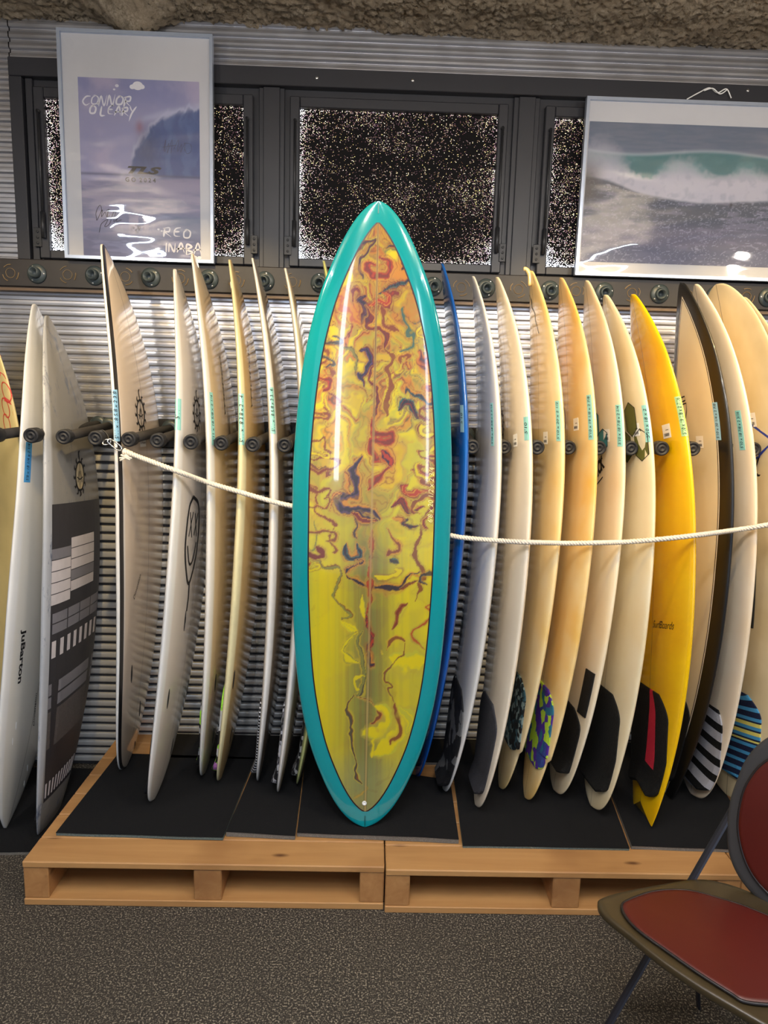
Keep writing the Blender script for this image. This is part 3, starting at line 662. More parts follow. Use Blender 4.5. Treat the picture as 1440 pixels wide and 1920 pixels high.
for j in range(8): bar(sA-H*.49,sA-H*.435,.02+j*.122,.075+j*.122,m_pw,'printed_tick')
for k in range(2): bar(sA-H*(.575+.045*k+.038),sA-H*(.575+.045*k),.0,.97,m_pg,'printed_stripe')
for j in range(11): bar(sA-H*.985,sA-H*.93,.02+j*.089,.055+j*.089,m_pw,'printed_tick')
bar(sA-H*.80,sA-H*.67,.0,.97,plain('grid_print',S(92,86,84),.6,var=.5,scale=140),'printed_grid')
sun(b,r,150,893,.062,plain('emblem_cream',S(206,188,150),.5))
pd=pad(b,r,.03,.27,.75,padmat('dark_pad','plain',S(30,30,32)))
# black striped board
b=bp((235,1437),(192,458),FZ,2.46,W=.475,out='short',nr=.14); r=board_root(b,'white surfboard with black stripe along the rail and dark nose tip, tallest at the left')
b.body(board_mat('black_stripe_board',WH,S(222,204,184),bands=[(-1,.004,.022,S(28,26,28))]),r)
tape(b,r,218,780,.165,"5'11 x 18 5/8 x 2 3/8",m_tapeb,.022,PI/2); sun(b,r,266,775,.058)
lettering(b,r,'Dimension',256,1100,.022,.9,bold=0); plugs(b,r,[(246,1265),(262,1330),(256,1400)])
s0,a0=b.find(268,830); lp=patch(b,'maker_label',s0-.014,s0+.014,a0-.03,a0+.03,m_white,r,.0004,4,4)
V,F=text2d('A Weither',.012,0,.01); decal(b,'label_print',V,F,m_ink,lp,(s0,a0),0,.0012)
pad(b,r,.03,.27,.7,padmat('black_pad','plain',S(22,22,24)))
# drip face board
b=bp((288,1497),(328,505),FZ,2.45,W=.48,out='short',nr=.13); r=board_root(b,'white surfboard with a black dripping crossed-eyes face drawn on its bottom')
b.body(board_mat('grey_white_board',WH,S(218,208,196)),r)
tape(b,r,333,775,.10,"5'11",m_tape,.03,PI/2,.02); sun(b,r,369,775,.055)
lines(b,r,[(catmull([(-.02,.125),(.045,.10),(.07,.03),(.065,-.06),(.03,-.13),(-.01,-.165),(-.045,-.12),(-.07,-.05),(-.07,.03),(-.055,.095),(-.02,.125)],6),.012),
 ([(-.045,.075),(-.012,-.01)],.007),([(-.012,.075),(-.045,-.005)],.007),([(.012,.07),(.045,-.01)],.007),([(.045,.07),(.012,-.005)],.007),
 (catmull([(-.05,-.035),(-.025,-.09),(.0,-.10),(.025,-.08),(.048,-.03)],6),.009),([(.0,-.16),(.004,-.22),(-.004,-.26)],.012),([(-.006,-.28),(-.006,-.30)],.007)],362,1000,m_ink,'face_drawing')
plugs(b,r,[(347,1165),(352,1290),(316,1310),(322,1400)])
pd=pad(b,r,.03,.30,.75,padmat('black_pad_grained','plain',S(20,20,24)))
b=bp((383,1448),(361,476),FZ,2.47,W=.475,out='short',nr=.13); r=board_root(b,'white surfboard with block letters down its bottom, third on the pallet from the left')
b.body(board_mat('white_board_tan_bottom',WH,S(214,192,160)),r)
tape(b,r,398,785,.17,"5'11 x 18 5/8 x 2 1/4",m_tape,.024,PI/2); lettering(b,r,'VOODOO',418,722,.045,PI/2,bold=.04,sx=.45)
lines(b,r,[([(-.02,-.05),(-.01,.05),(.0,-.05)],.004),([(.005,-.05),(.012,.05),(.02,-.05)],.004)],428,790)
plugs(b,r,[(403,1280),(400,1380)]); pad(b,r,.05,.34,.8,padmat('lime_camo_pad','camo',30.,S(20,20,22),S(150,220,50),S(24,24,26),S(160,160,160)))
b=bp((413,1458),(431,487),FZ,2.48,W=.48,out='short',nr=.13); r=board_root(b,'pale yellow-railed surfboard with outlined letters on a tan bottom and a taped nose')
b.body(board_mat('cream_rail_board',S(238,228,180),S(196,166,112),var=.08),r)
tape(b,r,453,785,.165,"5'11 x 18 3/8 x 2 1/4",m_tape,.026,PI/2); lettering(b,r,'VOODOO',468,705,.05,PI/2,bold=.0,sx=.5)
s0,a0=b.find(434,535); patch(b,'nose_tape',s0-.012,s0+.012,a0-.004,a0+.018,m_white,r,.0008,4,4); plugs(b,r,[(438,1275),(432,1380)])
pad(b,r,.05,.40,.8,padmat('pink_lime_pad','camo',26.,S(190,120,190),S(150,220,60),S(26,24,26),S(200,200,200)))
b=bp((486,1458),(474,484),FZ,2.48,W=.475,out='short',nr=.13); r=board_root(b,'glossy white surfboard with dark bottom and ribbed black tail pad, second left of teal')
b.body(board_mat('white_dark_bottom',WH,S(120,104,84)),r)
tape(b,r,511,770,.15,"5'11 x 18 5/8 x 2 3/16",m_tape,.024,PI/2); lines(b,r,[([(-.02,-.05),(-.01,.05),(.0,-.05)],.004),([(.005,-.05),(.012,.05),(.02,-.05)],.004)],535,790)
pad(b,r,.04,.34,.85,padmat('white_dot_pad','stripes',26.,S(30,30,34),S(210,210,215),0.,.7))
b=bp((523,1480),(535,503),FZ,2.53,W=.475,out='short',nr=.13); r=board_root(b,'white surfboard directly left of the teal board, partly hidden by it')
b.body(board_mat('white_board_2',S(240,236,230),S(190,170,140)),r); pad(b,r,.04,.34,.85,padmat('speckled_pad','camo',90.,S(24,24,28),S(180,180,186),S(30,30,32),S(90,90,96)))
b=bp((558,1465),(607,489),FZ,2.53,W=.47,out='short',nr=.13); r=board_root(b,'pale green surfboard hidden behind the teal board, tail showing at its left')
b.body(board_mat('pale_green_board',S(206,212,140),S(190,180,120)),r); pad(b,r,.04,.30,.8,padmat('grey_pad_2','camo',70.,S(40,40,42),S(170,170,170),S(30,30,32)))
# ---- blue board
b=bp((781,1450),(829,494),FZ,2.47,W=.48,out='short',nr=.12); r=board_root(b,'glossy blue surfboard right behind the teal board')
b.body(board_mat('blue_board',S(20,98,190),None,.22,False,var=.1,tint=S(16,80,168)),r)
tape(b,r,866,785,.088,"5'10",m_tapeb,.026,PI/2,.022); pad(b,r,.05,.34,.7,padmat('black_pad_3','plain',S(22,22,26)))
# ---- right group: decks face left
def rboard(t_,n_,label,mat,Yn=2.455,**k):
    b=bp(t_,n_,FZ,Yn,**k); r=board_root(b,label); b.body(mat,r); return b,r
b,r=rboard((832,1478),(887,518),'grey-white surfboard with striped black oval near the tail, first right of the blue one',board_mat('grey_white_deck',S(228,226,222),None,.25),W=.475,nr=.12)
tape(b,r,923,797,.14,"5'10 x 18 3/8 x 2 3/16")
a=np.linspace(0,2*PI,30); lines(b,r,[(np.c_[np.cos(a)*.028,np.sin(a)*.07],.004),([(-.016,-.05),(-.016,.05)],.008),([(0,-.06),(0,.06)],.008),([(.015,-.05),(.015,.05)],.008)],866,1182)
pad(b,r,.03,.40,.95,padmat('black_grey_camo_pad','camo',24.,S(22,22,24),S(36,36,38),S(30,30,32),S(104,104,104)),kick=.03)
b,r=rboard((893,1508),(932,520),'cream surfboard with charcoal tail pad, second right of the blue one',board_mat('cream_deck_a',S(240,228,208),tint=S(232,216,192)),W=.49)
tape(b,r,986,803,.075,"5'10",ts=.022); price(b,r,966,825); sun(b,r,941,795,.05)
pad(b,r,.06,.38,.85,padmat('charcoal_pad','plain',S(50,50,55)),kick=.02)
b,r=rboard((938,1475),(996,508),'cream surfboard with bent scuffed nose tip and dark teal patterned pad',board_mat('cream_deck_b',S(242,226,186),tint=S(240,204,124)),W=.49,wing=.11)
tape(b,r,1047,790,.13,"5'10 x 20 x 2 1/2"); price(b,r,1023,820)
lines(b,r,[([(-.006,.05),(.010,.02),(-.006,.0),(.008,-.03),(-.004,-.05),(.004,-.10)],.005),([(.01,.03),(-.01,-.01)],.004)],1000,575,m_ink,'scuff_mark')
tp=b.nose; MB().tube(catmull([tp-b.es*.05+b.et*0,tp-b.es*.015+b.et*.004,tp+b.es*.004+b.et*.016,tp+b.es*.006+b.et*.028],5),[.008]*5+[.008]*5+[.007]*5+[.004],8).build('bent_nose_tip',board_mat('cream_nose',S(236,206,140),stringer=False),r,True)
pad(b,r,.18,.44,.95,padmat('teal_dark_pad','camo',60.,S(24,34,38),S(50,84,96),S(26,26,30),S(30,44,50),S(130,150,150)),kick=.0)
b,r=rboard((986,1495),(1052,521),'golden cream surfboard with purple, teal and lime tail pad',board_mat('golden_deck',S(244,222,170),tint=S(240,188,84)),W=.50,wing=.11)
tape(b,r,1107,780,.145,"5'10 x 19 1/8 x 2 7/8"); price(b,r,1080,797)
pad(b,r,.14,.42,.98,padmat('purple_lime_pad','camo',28.,S(78,40,150),S(40,110,140),S(176,212,60),S(78,40,150),S(50,70,140),S(176,212,60)),kick=.0)
lines(b,r,[(catmull([(0,.0),(.02,.04),(.0,.09),(-.012,.04),(0,0)],6),.004)],1058,810)
b,r=rboard((1040,1480),(1100,526),'cream surfboard with teal hexagon emblem and two-piece black pads',board_mat('cream_deck_c',S(242,232,208),tint=S(240,218,176)),W=.49,out='round')
tape(b,r,1161,800,.135,"5'10 x 18 7/8 x 2 1/4"); price(b,r,1137,815)
m_teal=plain('teal_print',S(66,140,150),.45); m_olive=plain('olive_print',S(98,98,44),.5)
def hexes(x,y,mat,parts,k=1):
    L=[]; O=[]
    for cx,cy,w,h in parts:
        P=np.array([(cx,cy+h),(cx+w,cy+h*.6),(cx+w,cy-h*.6),(cx,cy-h),(cx-w,cy-h*.6),(cx-w,cy+h*.6)])*[1.9,1.05]*k; L.append((P,[(0,1,2,3,4,5)])); O.append((np.vstack([P,P[:1]])*1.0,.003))
    an=b.find(x,y); V,F=merge2d(L); decal(b,'hexagon_emblem',V,F,mat,r,an,0,.0008); V,F=merge2d([ribbon2d(P,w,0) for P,w in O]); decal(b,'emblem_outline',V,F,m_ink,r,an,0,.0013)
hexes(1123,812,m_teal,[(-.02,.03,.022,.05),(.02,-.02,.020,.035)])
V,F=text2d('MERRICK',.030,.0,.05); decal(b,'lettering',V*[1.35,2.1]+[-.050,0],F,m_ink,r,b.find(1124,876),PI/6,.001)
lines(b,r,[([(-.08,-.06),(.03,-.004)],.005)],1124,893,name='underline')
lines(b,r,[([(-.05,-.035),(.02,-.0)],.004)],1124,857,name='overline')
pad(b,r,.10,.34,.85,padmat('flat_black_pad','plain',S(20,20,20)),kick=.03)
s0,a0=b.find(1086,1300); patch(b,'front_pad',.34,.50,lambda q:.024,lambda q:.085,padmat('flat_black_pad_2','plain',S(22,22,22)),r,.006,12,8)
b,r=rboard((1110,1510),(1135,553),'cream surfboard with olive-green linked hexagons and plain black pad',board_mat('cream_deck_d',S(240,228,196),tint=S(234,212,164)),W=.50,out='round')
tape(b,r,1213,796,.12,"5'10 x 18 x 2"); price(b,r,1193,808)
hexes(1185,815,m_olive,[(0,.05,.02,.055),(.028,-.035,.02,.05),(-.028,-.035,.02,.05)])
pd=pad(b,r,.08,.42,.88,padmat('black_grained_pad','plain',S(20,20,20)),kick=.02)
for k_ in range(4): plugs(b,r,[(1112-2*k_,1385+20*k_)],plain('pad_slot',S(130,124,110),.6),.006,.004)
b,r=rboard((1204,1529),(1186,552),'bright yellow swallow-tail surfboard with red-striped black pad',board_mat('yellow_board',S(250,204,8),None,.24,tint=S(240,180,6)),W=.50,T=.064,out='swal',notch=.05,yaw=.02)
tape(b,r,1277,780,.13,"5'10 x 19 1/8 x 2 7/16",plain('green_tape',S(170,216,160),.7)); price(b,r,1250,808,1.1)
lettering(b,r,'SurfBoards',1243,1172,.036,.12,bold=-.005,shear=.4,name='script_lettering')
pad(b,r,.09,.44,.9,padmat('red_black_pad','red',S(22,22,22),S(196,40,62)),kick=.02)
b,r=rboard((1243,1478),(1278,530),'ivory surfboard with woven black carbon rail and white pinline, right of the yellow board',board_mat('carbon_rail_board',S(228,218,190),S(40,40,42),.38,False,bands=[(0,-.01,.050,S(20,20,22)),(1,.050,.054,S(236,232,220)),(1,.054,.058,S(20,20,20))],coat=.35),W=.475,T=.064,out='swal',yaw=-.01)
tape(b,r,1343,790,.125,"5'10 x 20 1/4 x 2 7/8",m_tapeb,.026); price(b,r,1312,829)
lines(b,r,[([(.0,.07),(.05,.075),(.05,.06),(.005,.055)],.005),([(.0,.045),(.055,.05),(.05,.02),(.01,-.05)],.005),([(.02,.02),(.0,-.04)],.005)],1278,785,m_ink,'fin_logo')
pad(b,r,.05,.38,.7,padmat('black_pad_5','plain',S(20,20,20)))
b,r=rboard((1298,1488),(1305,533),'cream-white surfboard with black pad crossed by silver bars',board_mat('cream_deck_e',S(240,226,204),tint=S(234,212,180)),W=.48,out='round')
tape(b,r,1388,805,.13,"5'10 x 18 7/8 x 2 3/16"); price(b,r,1365,808)
pad(b,r,.05,.36,1.0,padmat('silver_bar_pad','stripes',5.2,S(20,20,20),S(176,176,184),-.06,.46),kick=.02,peak=.1)
b,r=rboard((1365,1490),(1345,533),'wide cream surfboard with blue diamond emblem and blue-yellow striped pad',board_mat('aged_cream_deck',S(232,216,178),tint=S(206,186,140),var=.12),W=.54,T=.066,out='rfish',yaw=-.10)
price(b,r,1405,787,1.15); m_blue=plain('blue_print',S(44,64,158),.45)
lines(b,r,[([(-.05,.035),(.0,.065),(.10,-.0),(.03,-.045)],.010),(catmull([(-.05,-.02),(-.01,-.01),(.03,-.05),(-.06,-.06)],6),.009)],1410,830,m_blue,'diamond_emblem')
lines(b,r,[([(-.05,.03),(-.05,-.03)],.012),([(-.01,.03),(-.045,.0),(.02,-.03)],.010),([(.03,.03),(.0,-.03),(.12,-.035)],.008)],1415,875,m_ink,'letter_mark')
s0,a0=b.find(1407,1070); patch(b,'centre_pad',s0-.20,s0+.19,lambda q:a0-.035,lambda q:a0+.035,padmat('flat_black_pad_6','plain',S(30,29,28)),r,.006,14,6)
pad(b,r,.09,.40,.95,padmat('blue_yellow_pad','blue'),kick=.01)
b,r=rboard((1430,1500),(1393,557),'cream surfboard at the right edge of the photo, with silver-barred pad',board_mat('cream_deck_f',S(236,218,176),tint=S(230,206,150)),W=.48,out='round')
pad(b,r,.05,.36,.95,padmat('silver_bar_pad_2','stripes',5.2,S(20,20,20),S(150,150,160),-.06,.46),kick=.02)
# ================================================================= THE BIG TEAL BOARD
zt=MZ+.0165
mb=Board(on(684,1549,2,zt+.002),on(710,378,1,2.12),W=.505,T=.066,out='mid',nr=.07,tr=.03,wdir=(1,.0,0),N=56,K=130)
# keep the rockered tips at their photographed place: lowest point rests on the mat
r=empty('big_surfboard',mb.tail,'large teal-railed surfboard with yellow marbled resin deck, standing upright in front of the others','surfboard')
t=NT('teal_gloss_resin'); t.set(Roughness=.12,Coat_Weight=1,Coat_Roughness=.02); t.col(t.mix(t.noise(3),S(10,134,146),S(14,146,152))); 
mb.body(t.m,r)
INS=.056
u=(1-np.cos(np.linspace(0,PI,900)))/2; so=u*mb.L; wo=mb.hw(u); ds=np.gradient(so); dw=np.gradient(wo); ln=np.hypot(ds,dw)
def inset(d):
    s2=so+dw/ln*d; w2=wo-ds/ln*d; k=w2>0; s2=s2[k]; w2=w2[k]; o_=np.argsort(s2); return s2[o_],w2[o_]
si,wi=inset(INS); sj,wj=inset(INS-.0035)
def mpt(sm_,w_,off):
    u=sm_/mb.L; q=np.clip(np.abs(w_)/mb.hw(u),0,1); t_=mb.th(u)/2*np.sqrt(np.clip(1-q**2.7,0,1)); P0=mb.P(u,w_,t_)
    return P0+np.multiply.outer(np.full(np.shape(u),off),mb.et)
ns,nw=620,170
# apex: extend to zero width
def ends(s_,w_): 
    a=s_[0]-w_[0]*abs((s_[3]-s_[0])/(w_[3]-w_[0]+1e-9)); c=s_[-1]+w_[-1]*abs((s_[-1]-s_[-4])/(w_[-4]-w_[-1]+1e-9)); return np.r_[a,s_,c],np.r_[0,w_,0]
si,wi=ends(si,wi); sj,wj=ends(sj,wj)
sg=np.linspace(si[0],si[-1],ns); hwg=np.interp(sg,si,wi); SS=np.repeat(sg,nw); f=np.linspace(-1,1,nw); WW=(hwg[:,None]*f[None]).ravel()
# artwork in the board's own chart: X across (-150..150), Yd down from nose (378..1549)
PJ=np.array([proj(mb.P(np.array([q]),np.array([0.]),np.array([mb.T*.4]))[0])[1] for q in np.linspace(0,1,30)])
YY=np.interp(SS/mb.L,np.linspace(0,1,30),PJ); XX=WW/(mb.W/2)*153
axis=710-(YY-378)*26/1171; GX=XX+axis; GY=YY
A0=sm(1250,700,GY)
wx=(fbm(GX/52,GY/60,3)-.5); wy=(fbm(GX/52+9,GY/60+4,8)-.5)
x2=GX+wx*(50+90*A0); y2=GY+wy*(50+80*A0)
wx2=(fbm(x2/38,y2/44,13)-.5); wy2=(fbm(x2/38+5,y2/44,17)-.5)
x3=x2+wx2*42*A0; y3=y2+wy2*42*A0
v=fbm(x3/58,y3/62,23,2,.35); v2=fbm(x3/42,y3/46,31,2,.35)
Y_=lin((220,200,28)); KH=lin((168,160,64)); OR=lin((198,134,52)); MR=lin((120,50,46)); DK=lin((46,44,62)); TN=lin((182,150,66)); TL=lin((44,96,98)); OL=lin((120,122,66)); YG=lin((190,184,58)); RD=lin((170,60,44))
col=np.zeros((len(GX),3))+TN
col=mixc(col,sm(.50,.60,v),Y_); col=mixc(col,sm(.47,.38,v),KH); col=mixc(col,sm(.56,.66,v2)*.8,YG)
oran=sm(900,560,GY)*.9
col=mixc(col,oran*sm(.50,.40,v2),OR); col=mixc(col,sm(620,430,GY)*.45,lin((176,120,56)))
# lower field: long vertical streaks
st=fbm(GX/9,GY/420,41,3); low=sm(880,1080,GY); ctr=np.exp(-((GX-axis+2)/46)**2); rt=sm(40,90,GX-axis)
lowc=mixc(np.zeros_like(col)+Y_,sm(.42,.62,st)*.35,YG); lowc=mixc(lowc,ctr*1.05,OL); lowc=mixc(lowc,ctr*sm(.4,.62,fbm(GX/5,GY/260,47,3))*.65,lin((128,106,60)))
lowc=mixc(lowc,sm(-95,-125,GX-axis)*.65,lin((176,180,70))); lowc=mixc(lowc,rt*.45*sm(.35,.6,v),KH); lowc=mixc(lowc,sm(1390,1470,GY)*.5,lin((140,146,110)))
col=mixc(col,low*.88,lowc)
# contour lines of the marbling
def contour(val,n,wd): fr=np.abs((val*n)%1-.5); return sm(wd,wd*.35,fr)
PAL=[(0,Y_),(.16,Y_),(.24,YG),(.31,KH),(.38,TN),(.45,OR),(.50,lin((176,92,50))),(.53,MR),(.555,DK),(.575,MR),(.61,lin((190,104,56))),(.67,OR),(.74,TN),(.80,OL),(.84,TN),(.90,YG),(1,Y_)]
pp=np.array([p for p,_ in PAL]); pc=np.array([c_ for _,c_ in PAL])
def marble(val): fr=val%1; return np.stack([np.interp(fr,pp,pc[:,k]) for k in range(3)],-1)
big=marble(v*3.4+v2*.9+.12); fine=marble(v2*5.2+v*1.3)
msk=sm(.46,.56,fbm(x2/64,y2/80,53,2)); gt=sm(1120,620,GY)
col=mixc(col,gt*(.45+.55*msk),big); col=mixc(col,gt*.8*sm(.60,.70,fbm(x2/50,y2/60,57,2)),fine)
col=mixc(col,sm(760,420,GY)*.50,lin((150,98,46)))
dens=sm(.45,.6,fbm(GX/70,GY/80,52,2))
col=mixc(col,contour(v,5,.035)*(.12+.6*gt)*dens,MR); col=mixc(col,contour(v,5,.02)*gt*.6*sm(20,80,GX-axis),TL)
# hand-laid strokes (photograph-like), slightly warped
GXw=GX+(fbm(GX/26,GY/26,71,3)-.5)*22; GYw=GY+(fbm(GX/26+3,GY/26,73,3)-.5)*22
def c1(P): return [(530+.2292*x,370+.2292*y) for x,y in P]
def c2_(P): return [(530+.2292*x,780+.2292*y) for x,y in P]
def c3(P): return [(530+.2292*x,1150+.2292*y) for x,y in P]
strokes=[
(c1([(370,780),(480,800),(560,900),(640,1010)]),26,(OR,lin((180,100,60)),OR)),
(c1([(440,640),(500,660),(560,690)]),30,(Y_,Y_,Y_)),(c1([(430,1040),(420,1110),(440,1190)]),22,(Y_,Y_,KH)),
(c1([(850,500),(900,470),(970,430)]),22,(Y_,YG,OL)),
(c1([(880,560),(960,600),(1060,640)]),24,(OR,OR,lin((200,120,60)))),
(c1([(500,560),(580,470),(650,390),(740,320),(700,430),(650,510),(650,690)]),8,(DK,MR,KH)),
(c1([(850,230),(900,260),(940,330),(900,390),(850,430)]),8,(DK,OL,MR)),
(c1([(780,490),(860,520),(850,620),(760,640),(690,600),(720,540),(780,560)]),10,(MR,RD,OR)),
(c1([(960,560),(980,450),(1040,470),(1085,600)]),13,(DK,MR,OR)),
(c1([(800,770),(870,740),(930,700),(1040,665)]),9,(DK,TL,MR)),
(c1([(560,860),(560,770),(620,740),(640,800),(600,850)]),10,(MR,OR,TN)),
(c1([(700,790),(640,830),(690,870),(690,950),(650,1010)]),13,(DK,lin((90,60,80)),MR)),
(c1([(830,760),(900,800),(880,880),(800,850),(720,880)]),10,(RD,OR,MR)),
(c1([(700,900),(730,970),(690,1050),(800,1060),(850,1130),(830,1230)]),9,(MR,lin((90,50,60)),OR)),
(c1([(840,900),(830,980),(860,1040),(960,1080)]),6,(MR,MR,OR)),
(c1([(990,900),(980,1000),(1040,1100),(1040,1220),(950,1240)]),5,(TL,OL,OL)),
(c1([(840,1230),(900,1300),(860,1400),(890,1500),(860,1700),(850,1800)]),7,(MR,MR,Y_)),
(c1([(300,1150),(380,1200),(480,1220),(560,1260),(610,1360),(600,1450)]),6,(OL,DK,KH)),
(c1([(960,1370),(960,1300),(1020,1300),(1010,1350)]),7,(MR,OR,OR)),
(c1([(1010,1610),(1010,1560),(1080,1600),(1180,1650),(1280,1650)]),8,(DK,TL,OR)),
(c1([(950,1740),(990,1660),(1060,1680),(1080,1760),(1150,1800)]),11,(DK,MR,TL)),
(c1([(270,1250),(370,1270),(390,1340),(320,1390)]),5,(MR,MR,OR)),(c1([(350,1400),(400,1450),(350,1590),(480,1660),(470,1690)]),5,(MR,MR,TN)),
(c1([(620,1290),(690,1270),(740,1330),(690,1420),(640,1460),(650,1540)]),11,(DK,lin((80,60,110)),MR)),
(c1([(760,1380),(720,1500),(790,1560),(780,1700),(740,1850)]),8,(MR,DK,OR)),
(c2_([(740,20),(760,120),(880,130),(860,240),(740,200),(760,330),(860,330),(880,420),(760,520),(720,600)]),15,(MR,RD,OR)),
(c2_([(810,300),(870,350),(890,420)]),16,(RD,DK,OR)),
(c2_([(660,320),(600,450),(615,560),(590,640),(490,665),(460,715),(560,755),(700,790),(775,860)]),16,(DK,lin((80,62,90)),OR)),
(c2_([(540,480),(520,590),(560,640)]),9,(OR,TN,MR)),(c2_([(400,760),(430,680),(480,640)]),8,(OR,MR,TN)),
(c2_([(600,790),(610,880),(590,950),(640,1010)]),7,(DK,OR,OR)),(c2_([(590,800),(680,860),(760,880)]),9,(MR,OR,DK)),
(c2_([(530,1060),(530,1130),(600,1140),(630,1050)]),12,(DK,TL,OR)),(c2_([(600,1160),(650,1190),(560,1240),(520,1290)]),9,(DK,OR,OR)),
(c2_([(520,1310),(600,1345),(720,1390),(850,1400),(980,1370),(1040,1290),(1150,1275)]),8,(DK,DK,OR)),
(c2_([(980,1385),(1060,1370),(1150,1350)]),5,(MR,DK,OR)),(c2_([(1050,1320),(1090,1300),(1150,1310)]),6,(OR,RD,TN)),
(c2_([(740,960),(725,1030),(735,1120),(715,1200),(712,1300),(700,1400),(708,1500),(690,1600),(702,1700),(722,1820)]),7,(RD,MR,OR)),
(c2_([(720,1140),(730,1180)]),9,(DK,MR,MR)),
(c2_([(1110,880),(1130,960),(1065,1120),(1150,1230),(1170,1320),(1110,1500)]),6,(MR,MR,YG)),
(c2_([(1030,1510),(960,1600),(890,1730)]),10,(MR,lin((160,90,50)),YG)),
(c2_([(1310,360),(1210,430),(1190,500),(1050,440)]),9,(MR,DK,OR)),(c2_([(1310,520),(1240,500),(1200,480)]),6,(MR,MR,OR)),
(c2_([(1240,590),(1100,620),(1000,620),(980,560),(1030,550)]),10,(RD,OR,MR)),
(c2_([(880,740),(960,700),(1020,770),(1180,720)]),10,(MR,DK,RD)),(c2_([(1020,840),(990,890),(1100,900)]),9,(DK,MR,KH)),(c2_([(890,830),(960,850),(970,880)]),7,(OR,MR,OR)),
(c2_([(1240,660),(1220,760),(1130,850)]),8,(MR,lin((150,100,60)),YG)),
(c2_([(880,920),(910,1020),(940,1080),(860,1100),(840,1120)]),6,(MR,OR,OR)),(c2_([(870,1150),(950,1190)]),6,(DK,TL,DK)),
(c2_([(750,1320),(880,1310),(950,1260),(900,1240)]),6,(Y_,Y_,MR)),
(c2_([(150,240),(300,200),(350,180),(360,260),(400,300),(300,350),(160,390)]),4,(MR,MR,YG)),
(c2_([(200,400),(290,440),(380,440),(370,490),(390,490)]),6,(MR,DK,OR)),(c2_([(150,600),(270,580),(250,700),(300,800),(400,850),(390,885)]),4,(MR,MR,OR)),
(c2_([(390,900),(370,1010),(430,1070),(400,1100)]),4,(MR,OR,Y_)),(c2_([(130,1190),(300,1190),(340,1250),(430,1230),(480,1270),(420,1400),(430,1500),(570,1610),(470,1660),(580,1720),(600,1830)]),5,(OL,MR,Y_)),
(c2_([(270,860),(280,960),(240,1100),(180,1150)]),3,(OL,OL,YG)),
(c2_([(1250,1500),(1180,1560),(1250,1590)]),4,(RD,OR,OR)),(c2_([(640,1460),(640,1560),(690,1650)]),6,(Y_,YG,OL)),
(c3([(690,0),(705,130),(740,200),(700,290),(700,340),(750,390)]),10,(RD,DK,MR)),(c3([(690,330),(720,400),(760,380)]),11,(DK,MR,OR)),
(c3([(880,330),(1000,380),(1180,370)]),34,(Y_,Y_,YG)),(c3([(1200,300),(1060,170),(1250,20)]),4,(RD,OR,OL)),(c3([(850,260),(890,210),(1000,215)]),5,(MR,OR,Y_)),
(c3([(1000,225),(970,330),(870,450),(840,530),(900,590),(870,640),(930,740)]),4,(MR,OL,Y_)),
(c3([(640,130),(610,250),(640,420),(670,500),(650,640),(600,660)]),6,(OL,DK,Y_)),(c3([(600,150),(470,300),(540,380),(610,410)]),7,(Y_,OL,Y_)),(c3([(450,60),(530,90),(590,120)]),12,(Y_,YG,Y_)),
(c3([(670,510),(570,540),(610,600),(650,610)]),6,(Y_,Y_,OL)),
(c3([(600,665),(530,750),(560,900),(530,1000),(565,1120),(590,1290),(600,1360),(640,1390)]),5,(DK,MR,Y_)),
(c3([(600,665),(700,710),(770,770)]),4,(TN,MR,TN)),(c3([(770,760),(850,820),(860,890),(780,960),(660,970)]),17,(Y_,Y_,YG)),(c3([(780,800),(810,850),(760,910),(720,910)]),6,(MR,OR,TN)),
(c3([(980,800),(1000,900),(920,1040),(760,1160)]),26,(Y_,Y_,YG)),(c3([(930,740),(960,850),(970,960),(880,1060)]),7,(MR,lin((150,90,40)),TN)),(c3([(740,1000),(735,1080),(745,1210)]),4,(Y_,Y_,Y_)),
(c3([(820,310),(800,320)]),6,(TN,Y_,Y_)),(c3([(980,760),(1050,900),(1040,960)]),14,(YG,Y_,YG)),
(c3([(570,1530),(640,1490),(680,1440),(660,1420)]),3,(TN,TN,OL)),
]
gt_=lambda y:sm(1250,900,y)
